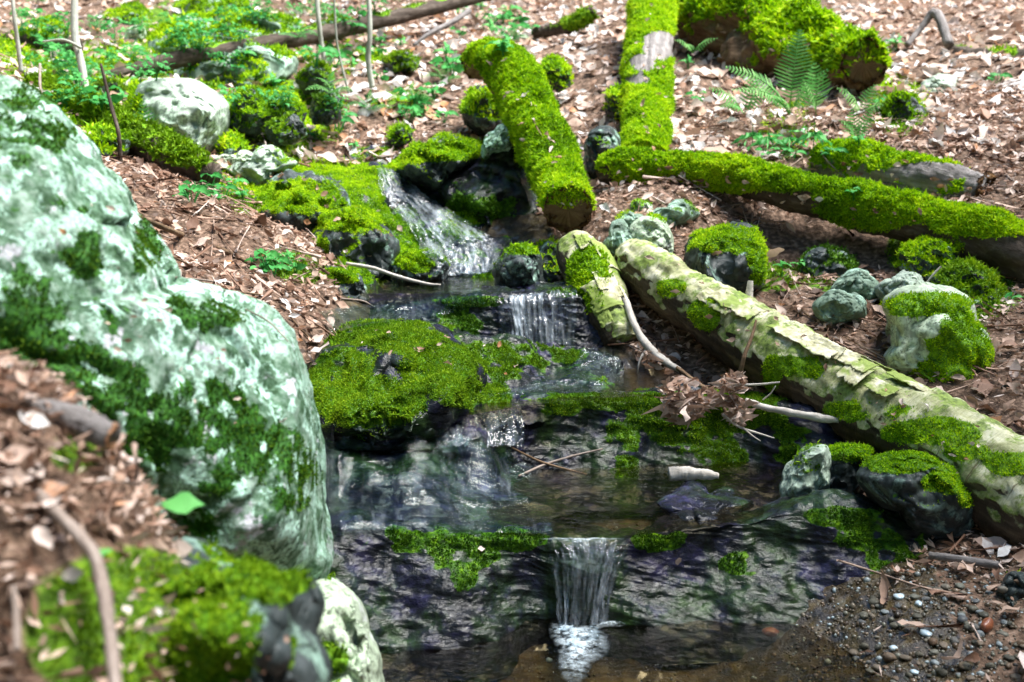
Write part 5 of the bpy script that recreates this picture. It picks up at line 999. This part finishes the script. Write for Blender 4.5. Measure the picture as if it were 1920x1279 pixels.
for px, py in [(372, 365), (395, 350), (420, 372), (440, 355), (360, 385), (405, 385), (455, 380), (385, 375)]:
    plant('herb', 'herb', px, py, 'bright green herb growing on the left bank beside the large mossy slab', LH, 'plant', 1.0)
for px, py in [(500, 500), (520, 510), (540, 495), (512, 522), (555, 515), (495, 515)]:
    plant('herb', 'herb', px, py, 'light green herb at the lower end of the leafy left bank', 'light herbs at the end of the left bank', 'plant', .85)
for px, py, lab in [(1466, 520, 'tiny three leaved sprout behind the birch log, beside its twin'), (1500, 518, 'tiny three leaved sprout closest to the flat dark green stone'), (1895, 580, 'bright three leaved sprout in the shade at the right edge'), (1600, 385, 'small sprout under the short mossy log section')]:
    plant('sprout', 'sprout', px, py, lab, None, 'seedling', 1.15)
for px, py in [(1450, 268), (1500, 262), (1490, 300), (1465, 295), (1545, 262), (1610, 275), (1560, 300), (1440, 300)]:
    plant('herb', 'seedling', px, py, 'small seedling between the large fern and the long mossy log', 'seedlings under the ferns', 'seedling', .8)
for px, py in [(1440, 290), (1480, 285), (1410, 282), (1525, 282)]:
    plant('blade', 'grass_tuft', px, py, 'dry looking grass tuft behind the long mossy log', 'grass tufts behind the long mossy log', 'grass', 1.0)
for px, py, lab in [(1870, 160, 'sapling sprig with mossy leaves near the dark weathered log'), (1680, 95, 'single seedling on the open leaf litter of the upper right slope'), (1650, 205, 'leafy seedling between the mossy stump and the half buried rock'), (1290, 130, 'seedling right of the straight mossy log'), (1310, 200, 'low seedling on the leaves below the curled dark fern')]:
    plant('herb', 'seedling', px, py, lab, None, 'seedling', 1.1)
# ================================================================== LEAF LITTER
def scatter_ground(N, xr, yr, polys_no, cond=None):
    x = rng.uniform(xr[0], xr[1], N); y = rng.uniform(yr[0], yr[1], N)
    k = np.abs(x) < y * .62 + .35; x, y = x[k], y[k]
    z = gz(x, y); p = np.stack([x, y, z], 1); px, py, d = proj(p)
    k = (d > .5)
    for pl in polys_no: k &= ~(inpoly(px, py, pl) & (y < 7))
    if cond is not None: k &= cond(px, py, p)
    return p[k], px[k], py[k]
GREEN = [(150, 100, 260, 90), (430, 60, 190, 60), (560, 350, 160, 60), (320, 1170, 240, 150), (240, 1100, 120, 60), (330, 200, 260, 110), (520, 220, 140, 80), (1690, 220, 40, 30), (1800, 560, 80, 60), (1560, 470, 130, 60)]
def keep(px, py, p):
    mm = ell(px, py, GREEN, .4); return (rng.random(len(px)) > mm * .72) & ~(inpoly(px, py, [(1380, 430), (1700, 440), (1800, 470), (1780, 530), (1650, 520), (1400, 520)]) & (p[:, 1] < 5.2) & (rng.random(len(px)) > .15)) & ~(inpoly(px, py, [(1560, 1400), (1610, 1130), (1760, 1075), (1860, 1110), (1990, 1150), (2000, 1400)]) & (p[:, 1] < 4) & (rng.random(len(px)) > .12))
def litter(name, N, xr, yr, lmin, lmax, extra=None, bright=0.):
    p, px, py = scatter_ground(N, xr, yr, [STREAM], keep)
    n = gnormal(p[:, 0], p[:, 1], .05) + rng.normal(size=p.shape) * .28; M_ = len(p)
    L = lmin * (lmax / lmin) ** (rng.random(M_) ** .8) * rng.choice([1, .6, 1.25], M_, p=[.7, .2, .1])
    damp = fbm(p * 1.1 + 8, 2) * .30 + fbm(p * 4 + 1, 2) * .12
    rn = np.clip(rng.beta(1.6, 1.6, M_) + bright + damp, 0, 1)
    v, f, r = leaves_np(p + np.array([0, 0, .006]) + rng.random((M_, 1)) * np.array([0, 0, .02]), n, L, L * rng.uniform(.4, .62, M_), rng.uniform(0, 6.28, M_), rng.normal(size=M_) * .3, rng.uniform(-.1, .75, M_), rng.normal(size=M_) * .22, rn)
    o = obj(name, mesh_np(name, v, f, None, True, {'rnd': r}), M['litter']); tag(o, kind='stuff'); return o
GRAVEL = [(1560, 1400), (1610, 1130), (1760, 1075), (1860, 1110), (1990, 1150), (2000, 1400)]
litter('leaf_litter', 12000, (-4.5, 5), (2.2, 6.2), .03, .085, bright=-.02)
litter('leaf_litter', 17000, (-8, 8), (5.3, 12), .055, .15, bright=.2)
litter('leaf_litter', 9000, (-13, 13), (12, 22), .08, .16, bright=.22)
litter('leaf_litter', 1500, (-1.4, -.15), (.85, 2.3), .014, .042, bright=-.14)
bits = []
for (ax, ay, bx_, by_, rr_, n_) in [(930, 115, 1070, 370, 34, 26), (1225, 20, 1206, 290, 30, 26), (1140, 316, 1740, 410, 24, 44), (1340, 20, 1600, 110, 46, 34), (1560, 305, 1830, 360, 26, 20), (450, 330, 760, 440, 60, 30), (640, 640, 1000, 690, 50, 16), (1230, 510, 1850, 860, 34, 40), (40, 300, 480, 800, 120, 26), (250, 1100, 480, 1240, 70, 26)]:
    for q in range(n_):
        t_ = rng.random(); h_, nn_ = hit(ax + (bx_ - ax) * t_ + rng.normal() * rr_ * .5, ay + (by_ - ay) * t_ + rng.normal() * rr_ * .5)
        bits.append((h_ + nn_ * .012, nn_ + rng.normal(size=3) * .35))
ps = np.array([q[0] for q in bits]); ns = np.array([q[1] for q in bits]); k = len(ps); L = rng.uniform(.012, .045, k) * np.clip(ps[:, 1] / 4.5, .35, 1.2)
v, f, r = leaves_np(ps, ns, L, L * rng.uniform(.35, .65, k), rng.uniform(0, 6.28, k), rng.normal(size=k) * .4, rng.uniform(0, .8, k), rng.normal(size=k) * .3, np.clip(rng.beta(1.8, 1.5, k), 0, 1))
tag(obj('leaf_litter', mesh_np('leaf_litter', v, f, None, True, {'rnd': r}), M['litter']), kind='stuff')
# crumbs and needles of old leaves between the whole ones
def crumbs(name, N, xr, yr, s0, s1):
    p, px, py = scatter_ground(N, xr, yr, [STREAM], keep); n = len(p)
    d = rng.normal(size=(n, 3)) * [1, 1, .35]; d /= np.linalg.norm(d, axis=1)[:, None]; q = np.cross(d, rng.normal(size=(n, 3))); q /= np.linalg.norm(q, axis=1)[:, None]
    L = rng.uniform(s0, s1, n)[:, None]; W = L * rng.uniform(.05, .4, n)[:, None]; c = p + np.array([0, 0, .008]) + rng.random((n, 1)) * np.array([0, 0, .012])
    v = np.stack([c - d * L, c - q * W, c + d * L, c + q * W], 1).reshape(-1, 3); f = np.arange(4 * n).reshape(-1, 4)
    o = obj(name, mesh_np(name, v, f, None, False, {'rnd': rng.beta(2, 2.4, n)}), M['litter']); tag(o, kind='stuff')
def twiglets(N, xr, yr, k_=1.):
    p, px, py = scatter_ground(N, xr, yr, [STREAM], keep); n = len(p); a = rng.uniform(0, 6.28, n); L = k_ * rng.uniform(.03, .14, n)[:, None]; nn = gnormal(p[:, 0], p[:, 1], .05)
    d = np.stack([np.cos(a), np.sin(a), 0 * a], 1); d -= (d * nn).sum(1)[:, None] * nn; d += rng.normal(size=(n, 3)) * .12; q = np.cross(d, nn); w_ = k_ * rng.uniform(.0012, .003, n)[:, None]; c = p + nn * .02
    ring = lambda k: [c + d * L * k + rng.normal(size=(n, 3)) * .004 * abs(k) + (q * math.cos(t_) + nn * math.sin(t_)) * w_ * (1 - .5 * k) for t_ in (0, 2.09, 4.19)]
    rs = [ring(k) for k in (-1, -.3, .35, 1)]; v = np.stack([x for r_ in rs for x in r_], 1).reshape(-1, 3)
    f = np.array([[i * 3 + j, i * 3 + (j + 1) % 3, i * 3 + 3 + (j + 1) % 3, i * 3 + 3 + j] for i in range(3) for j in range(3)]); f = (np.arange(n)[:, None, None] * 12 + f[None]).reshape(-1, 4)
    o = obj('twig_litter', mesh_np('twig_litter', v, f, None, True, {'rnd': np.repeat(rng.beta(1.6, 2.4, n), 9)}), M['litter']); tag(o, kind='stuff')
twiglets(2600, (-3, 3), (2.2, 7)); twiglets(500, (-1.4, -.1), (.85, 2.3), .38)
crumbs('leaf_debris', 60000, (-3, 3), (2.2, 6.5), .006, .022)
crumbs('leaf_debris', 26000, (-1.4, -.1), (.85, 2.3), .004, .02)
# ================================================================== SINGLE LEAVES
def leaf(px, py, label, L, W, rnd, yaw=0., pitch=0., curl=.2, fold=.25, Y=None, mat='dead_leaf', name='dead_leaf', cat='leaf', group=None, face=None):
    if Y is None: h, n = hit(px, py)
    else: h, n = P(px, py, Y), np.array([0, -.3, 1.])
    if face is not None: n = np.array(face, float)
    v, f, r = leaves_np(np.array([h + n * .006]), np.array([n]), np.array([L]), np.array([W]), np.array([yaw]), np.array([curl]), np.array([fold]), np.array([pitch]), np.array([rnd]))
    b = at_base(v); o = obj(name, mesh_np(name, v - b, f, None, True, {'rnd': r}), M[mat]); o.location = b
    return tag(o, label, cat, group)
leaf(100, 928, 'pinkish dead leaf near the top of the bent branch on the near bank', .034, .024, .9, .3, 0, .1, .1, face=(.2, -.6, .8))
leaf(342, 1034, 'pale lilac dead leaf on the moss of the near bank', .03, .026, .93, .2, 0, .1, .1, face=(.1, -.7, .7))
leaf(140, 1080, 'small whitish pink leaf left of the bent branch', .024, .018, .95, .4, 0, .1, .1, face=(.1, -.7, .7))
leaf(345, 952, 'vivid green ragged leaf in front of the huge boulder', .055, .035, .9, .05, .1, -.1, .1, Y=1.42, mat='leaf_green', name='green_leaf', face=(.1, -.5, .8))
leaf(195, 1046, 'tiny green leaflet beside the bent branch', .02, .014, .7, .6, 0, 0, .1, mat='leaf_green', name='green_leaf', face=(.1, -.5, .8))
leaf(30, 870, 'rusty red curled leaf at the left edge of the near bank', .05, .03, .92, .2, .3, .5, .5)
leaf(60, 800, 'grey white curled leaf under the stout broken branch', .04, .024, 1., -.2, .2, .3, .4)
leaf(205, 822, 'orange brown leaf stuck to the cut end of the stout branch', .035, .03, .92, .3, 0, .2, .1, Y=1.4, face=(.6, -.7, .3))
leaf(1452, 468, 'large curled pale leaf hanging beside the blocky moss capped stone', .09, .045, .84, 1.3, .9, .5, .5, Y=4.35, face=(.2, -.9, .3))
leaf(600, 662, 'pale bent leaf at the stream edge left of the midstream rock', .07, .04, .8, .5, 0, .3, .3)
leaf(640, 575, 'yellowish small leaf at the edge of the upper pool', .05, .03, .85, .1, 0, .2, .2)
leaf(900, 1032, 'rusty small leaf stuck on the lowest ledge', .02, .016, .93, .2, 0, .1, .1)
leaf(1268, 1050, 'pinkish leaf plastered on the lowest ledge right of its waterfall', .022, .03, .82, 1.5, 0, .1, .1)
leaf(1590, 1170, 'orange leaf lying at the foot of the lowest ledge', .05, .02, .93, .1, 0, .1, .1, Y=2.66)
leaf(1640, 850, 'brown leaf lying on top of the dark rock with the moss strip', .06, .03, .75, .2, 0, .2, .3)
leaf(1890, 645, 'white pink leaf lying beside the big pale boulder', .07, .04, .85, .7, .2, .2, .3)
leaf(1905, 700, 'long tan leaf at the right edge behind the big pale boulder', .08, .04, .7, 1., .3, .3, .4)
leaf(1890, 1060, 'tan leaf at the broken stick on the right edge', .06, .035, .8, .3, .1, .2, .3)
leaf(985, 180, 'white fleck of leaf on the hollow mossy log', .05, .02, .95, .4, 0, .1, .2)
leaf(1050, 300, 'pale crumpled leaf low on the hollow mossy log', .05, .03, .9, .2, 0, .3, .5)
leaf(1340, 470, 'pale leaf on the moss cap of the blocky stone', .05, .03, .85, .2, 0, .2, .4)
leaf(590, 640, 'tan leaf at the foot of the leafy left bank', .06, .03, .72, 1.3, .2, .3, .4)
leaf(430, 340, 'tan leaf caught on the head of the large mossy slab', .06, .03, .8, .3, 0, .3, .4)
leaf(600, 785, 'brown leaf wedged between the huge boulder and the midstream rock', .05, .025, .6, 1.1, .3, .3, .4)
def leaf_clump(label, spots, n, seed, base_Y):
    rg = np.random.default_rng(seed); ps, nn = [], []
    for k in range(n):
        cx_, cy_, rx_, ry_ = spots[rg.integers(0, len(spots))]; a = rg.uniform(0, 6.28); q = math.sqrt(rg.random())
        ps.append(P(cx_ + rx_ * q * math.cos(a), cy_ + ry_ * q * math.sin(a), base_Y + rg.normal() * .05)); nn.append(rg.normal(size=3) * [.8, .5, .3] + [0, -.8, .2])
    ps, nn = np.array(ps), np.array(nn); L = rg.uniform(.032, .072, n)
    v, f, r = leaves_np(ps, nn, L, L * rg.uniform(.3, .55, n), rg.uniform(0, 6.28, n), rg.normal(size=n) * .7, rg.uniform(.1, 1.1, n), rg.uniform(-1.3, .1, n), np.clip(rg.beta(2, 2.2, n) * .9 + .12, 0, .86))
    b = at_base(v); o = obj('dead_leaf_clump', mesh_np('dead_leaf_clump', v - b, f, None, True, {'rnd': r}), M['dead_leaf']); o.location = b
    tag(o, label, 'leaves', 'clumps of dead leaves on the birch twigs')
leaf_clump('biggest clump of brown dead leaves hanging over the dark middle ledge', [(1280, 730, 36, 26), (1275, 765, 30, 26), (1300, 760, 30, 20)], 190, 1, 3.36)
leaf_clump('clump of brown dead leaves where the reddish twig and white branch meet', [(1360, 740, 34, 26), (1385, 770, 24, 24), (1375, 715, 14, 12)], 120, 2, 3.4)
leaf_clump('small bunch of pale dead leaves on the bent branch of the birch chunk', [(1205, 665, 22, 24), (1230, 670, 16, 16)], 16, 3, 3.95)
# ================================================================== PEBBLES AND GRAVEL
def pebble(px, py, s, label, group, mat='pebble', Y=None, name='pebble'):
    h, n = hit(px, py) if Y is None else (P(px, py, Y), None)
    v, f = ico(3); rg = np.random.default_rng(int(px * 7 + py)); v = v * rg.uniform(.6, 1.2, 3) * [1, 1, .6]
    v = v * (1 + .22 * fbm(v * 1.3 + px, 2))[:, None] * s
    a = rg.uniform(0, 6.28); v = v @ np.array([[math.cos(a), -math.sin(a), 0], [math.sin(a), math.cos(a), 0], [0, 0, 1]]).T
    o = obj(name, mesh_np(name, v - [0, 0, v[:, 2].min()], f), M[mat]); o.location = h + np.array([0, 0, -.3 * s]); return tag(o, label, 'pebble', group)
k = 0
PB = [(1580, 1120), (1700, 1110), (1920, 1060), (1920, 1290), (1560, 1290), (1600, 1200)]
while k < 100:
    px, py = rng.uniform(1560, 1920), rng.uniform(1090, 1285)
    if not inpoly(np.array([px]), np.array([py]), PB)[0]: continue
    pebble(px, py, rng.uniform(.006, .014), 'small wet pebble in the gravel at the right edge of the lowest pool', 'wet gravel pebbles'); k += 1
for px, py, s, lab in [(1685, 1122, .012, 'pale blue white pebble highest up in the wet gravel'), (1722, 1135, .013, 'pale blue pebble right of the highest pale pebble'), (1675, 1218, .01, 'whitest small pebble in the middle of the wet gravel'), (1735, 1190, .013, 'long pale grey pebble in the middle of the wet gravel'), (1715, 1262, .012, 'pale oval pebble at the bottom of the wet gravel')]:
    pebble(px, py, s, lab, None, 'quartz')
for px, py, s, lab in [(1850, 1180, .022, 'pinkish brown stone in the wet gravel at the right'), (1445, 1190, .02, 'rust orange stone under the water at the foot of the lowest ledge')]:
    pebble(px, py, s, lab, None, 'rust_stone')
p, px, py = scatter_ground(60000, (-.6, 1.9), (1.7, 3.4), [], lambda a, b, c: inpoly(a, b, [(700, 1180), (1200, 1170), (1600, 1090), (1750, 1030), (1920, 1000), (1920, 1340), (600, 1340)]) | inpoly(a, b, [(1060, 930), (1250, 890), (1480, 890), (1480, 940), (1200, 1000), (1060, 990)]))
v0, f0 = ico(1); n = len(p); s = rng.uniform(.0015, .006, n) * rng.choice([1, 1.7], n, p=[.85, .15]); kq = ((px > 1500 - (py - 1100) * .2) & (rng.random(n) < .5)) | (rng.random(n) < .10); p, s, n = p[kq], s[kq], int(kq.sum())
v = (v0[None] * s[:, None, None] * rng.uniform(.6, 1.2, (n, 1, 3)) + p[:, None]).reshape(-1, 3); f = (np.arange(n)[:, None, None] * len(v0) + f0[None]).reshape(-1, 3)
def gravel_mat():
    t = NT('gravel_mix'); c = t.ramp(t.attr('rnd'), [(0, (.02, .015, .010)), (.3, (.075, .045, .022)), (.5, (.05, .05, .035)), (.68, (.14, .09, .05)), (.88, (.12, .12, .09)), (1, (.34, .42, .46))])
    return t.done(t.pbsdf(c, .5, None, .3, .5, .1))
gr = obj('gravel', mesh_np('gravel', v, f, None, True, {'rnd': np.repeat(rng.random(n), len(f0))}), gravel_mat()); tag(gr, kind='stuff')
# ================================================================== MOSS ON THE GROUND, AND AN UNSEEN WOOD ADDED TO DIM THE SKYLIGHT
gn = vnormals(V, grid_faces(len(xs), len(ys)))
sel = front & (fy > .85) & (fy < 9.5) & (np.abs(fx) < fy * .55 + .3) & (gwet < .5)
gf = grid_faces(len(xs), len(ys)); gf = gf[sel[gf].all(1)]
gmm = np.clip(gm - .12 + .35 * fbm(V * 9 + 2, 2) * sel, 0, 1) * sel
for (lo, hi, den, ln, mt) in ((.8, 2.2, 50000, .006, 'moss_olive'), (2.2, 5., 9000, .014, 'moss_olive'), (5., 9.5, 3500, .024, 'moss')):
    q = blades(V, gf, gn, gmm * (fy >= lo) * (fy < hi), den, ln, 5, maxn=60000)
    if q: o = obj('ground_moss', mesh_np('ground_moss', q[0], q[1], None, False, {'rnd': q[2]}), M[mt]); tag(o, kind='stuff')
def unseen_woodland():  # out-of-view trees, added to block low sky and darken the wet reflections
    TV, TF, LV, LF, nt_, nl = [], [], [], [], 0, 0; rg = np.random.default_rng(21)
    spots = []
    for _try in range(4000):
        if len(spots) >= 130: break
        x, y = (rg.uniform(-22, 22), rg.uniform(-14, 30)) if _try % 2 else (rg.uniform(-13, 13), rg.uniform(-11, -1))
        if y > 0 and -(y * .5 + 4) < x < y * .5 + 8 and y < 14: continue
        if -3.5 < x < 4 and y < 13: continue
        if 0 < x < 10 and -3 < y < 5: continue
        if any((x - a) ** 2 + (y - c) ** 2 < 1.6 for a, c in spots): continue
        spots.append((x, y))
    for x, y in spots:
        z = float(gz(np.array([x]), np.array([y]))[0]) - .2; H = rg.uniform(9, 14); lean_ = rg.normal(size=2) * .5
        c = cr(np.array([[x, y, z], [x + lean_[0] * .3, y + lean_[1] * .3, z + H * .45], [x + lean_[0], y + lean_[1], z + H]]), 14)
        v, f, _, _ = tube(c, np.linspace(rg.uniform(.10, .2), .03, 14), 10, .1, 2.); TV.append(v); TF.append(f + nt_); nt_ += len(v)
        n = 1000; cl = rg.normal(size=(26, 3)) * [1.4, 1.4, 2.8] + c[7]; k = rg.integers(0, 26, n); p = cl[k] + rg.normal(size=(n, 3)) * .45; p = p[p[:, 2] > z + 1.2]; n = len(p)
        a = rg.normal(size=(n, 3)); a /= np.linalg.norm(a, axis=1)[:, None]; q = np.cross(a, rg.normal(size=(n, 3))); q /= np.linalg.norm(q, axis=1)[:, None]
        s = rg.uniform(.16, .34, n)[:, None]
        LV.append(np.stack([p - a * s, p - q * s * .6, p + a * s, p + q * s * .6], 1).reshape(-1, 3)); LF.append(np.arange(4 * n).reshape(-1, 4) + nl); nl += 4 * n
    # unseen boughs and their trees, added in the sun's path to shade the stream
    for tx, ty in ((5.8, .6), (5.2, 2.0), (6.2, 3.6)):
        z = float(gz(np.array([tx]), np.array([ty]))[0]) - .2
        c = cr(np.array([[tx, ty, z], [tx * .97, ty, z + 5], [tx * .9, ty, z + 11]]), 14); v, f, _, _ = tube(c, np.linspace(.2, .05, 14), 12, .1, 2.); TV.append(v); TF.append(f + nt_); nt_ += len(v)
        for k in range(9):
            hz_ = rg.uniform(5.5, 8.5); e = np.array([rg.uniform(.35, 1.9) + .43 * hz_, rg.uniform(1.9, 3.6) + .1 * hz_, hz_]); s0 = c[rg.integers(6, 11)]
            c2 = cr(np.array([s0, (s0 + e) / 2 + [0, 0, .4], e]), 10); v, f, _, _ = tube(c2, np.linspace(.06, .012, 10), 8, .1, 2.); TV.append(v); TF.append(f + nt_); nt_ += len(v)
            n = 140; p = c2[rg.integers(3, 10, n)] + rg.normal(size=(n, 3)) * [.6, .6, .35]; a = rg.normal(size=(n, 3)) * [1, 1, .4]; a /= np.linalg.norm(a, axis=1)[:, None]; q = np.cross(a, [0, 0, 1.] + rg.normal(size=(n, 3)) * .3); q /= np.linalg.norm(q, axis=1)[:, None]
            s = rg.uniform(.06, .13, n)[:, None]; LV.append(np.stack([p - a * s, p - q * s * .6, p + a * s, p + q * s * .6], 1).reshape(-1, 3)); LF.append(np.arange(4 * n).reshape(-1, 4) + nl); nl += 4 * n
    tv, lv = np.concatenate(TV), np.concatenate(LV); tf, lf = np.concatenate(TF), np.concatenate(LF)
    me = mesh_np('unseen_woodland', np.concatenate([tv, lv]), np.concatenate([tf, lf + len(tv)]), {'moss': np.zeros(len(tv) + len(lv)), 'fu': np.zeros(len(tv) + len(lv)), 'fv': np.concatenate([tv, lv])[:, 2]}, True, {'rnd': np.concatenate([np.full(len(tf), .3), rg.random(len(lf))])})
    me.materials.append(M['bark']); me.materials.append(M['canopy']); me.polygons.foreach_set('material_index', np.concatenate([np.zeros(len(tf), np.int32), np.ones(len(lf), np.int32)]))
    o = obj('unseen_woodland', me, None); tag(o, kind='stuff')
unseen_woodland()
# ================================================================== LIGHT, SKY, CAMERA
W = bpy.data.worlds.new("World"); scene.world = W; W.use_nodes = True; nt = W.node_tree; nt.nodes.clear()
sky = nt.nodes.new('ShaderNodeTexSky'); sky.sky_type = 'NISHITA'; sky.sun_disc = False; sky.sun_elevation = R(65); sky.sun_rotation = R(86); sky.air_density = 1.2; sky.dust_density = .2; sky.ozone_density = 2.5
bg = nt.nodes.new('ShaderNodeBackground'); bg.inputs[1].default_value = .078
wo = nt.nodes.new('ShaderNodeOutputWorld'); nt.links.new(sky.outputs[0], bg.inputs[0]); nt.links.new(bg.outputs[0], wo.inputs[0])
sd_ = bpy.data.lights.new('sun', 'SUN'); sd_.energy = 4.0; sd_.angle = R(36); sd_.color = (1, .97, .92)
so = bpy.data.objects.new('sun', sd_); COL.objects.link(so)
el, az = R(65), R(86)     # azimuth measured from +Y (straight ahead) toward +X
dirv = Vector((math.sin(az) * math.cos(el), math.cos(az) * math.cos(el), math.sin(el)))
so.rotation_euler = dirv.to_track_quat('Z', 'Y').to_euler(); so.location = (3, 3, 8)
cam = bpy.data.cameras.new('camera'); co = bpy.data.objects.new('camera', cam); COL.objects.link(co); scene.camera = co
co.location = (0, 0, CAMZ); co.rotation_euler = (R(90) - PIT, 0, 0)
cam.sensor_width = 36; cam.lens = 36 * F / 1920; cam.clip_end = 500; cam.clip_start = .05
cam.dof.use_dof = True; cam.dof.focus_distance = 3.3; cam.dof.aperture_fstop = 3.6
scene.view_settings.view_transform = 'Standard'; scene.view_settings.look = 'None'; scene.view_settings.exposure = 2.1; scene.view_settings.gamma = 1
scene.cycles.max_bounces = 8; scene.cycles.transparent_max_bounces = 16; scene.cycles.caustics_reflective = False; scene.cycles.caustics_refractive = False
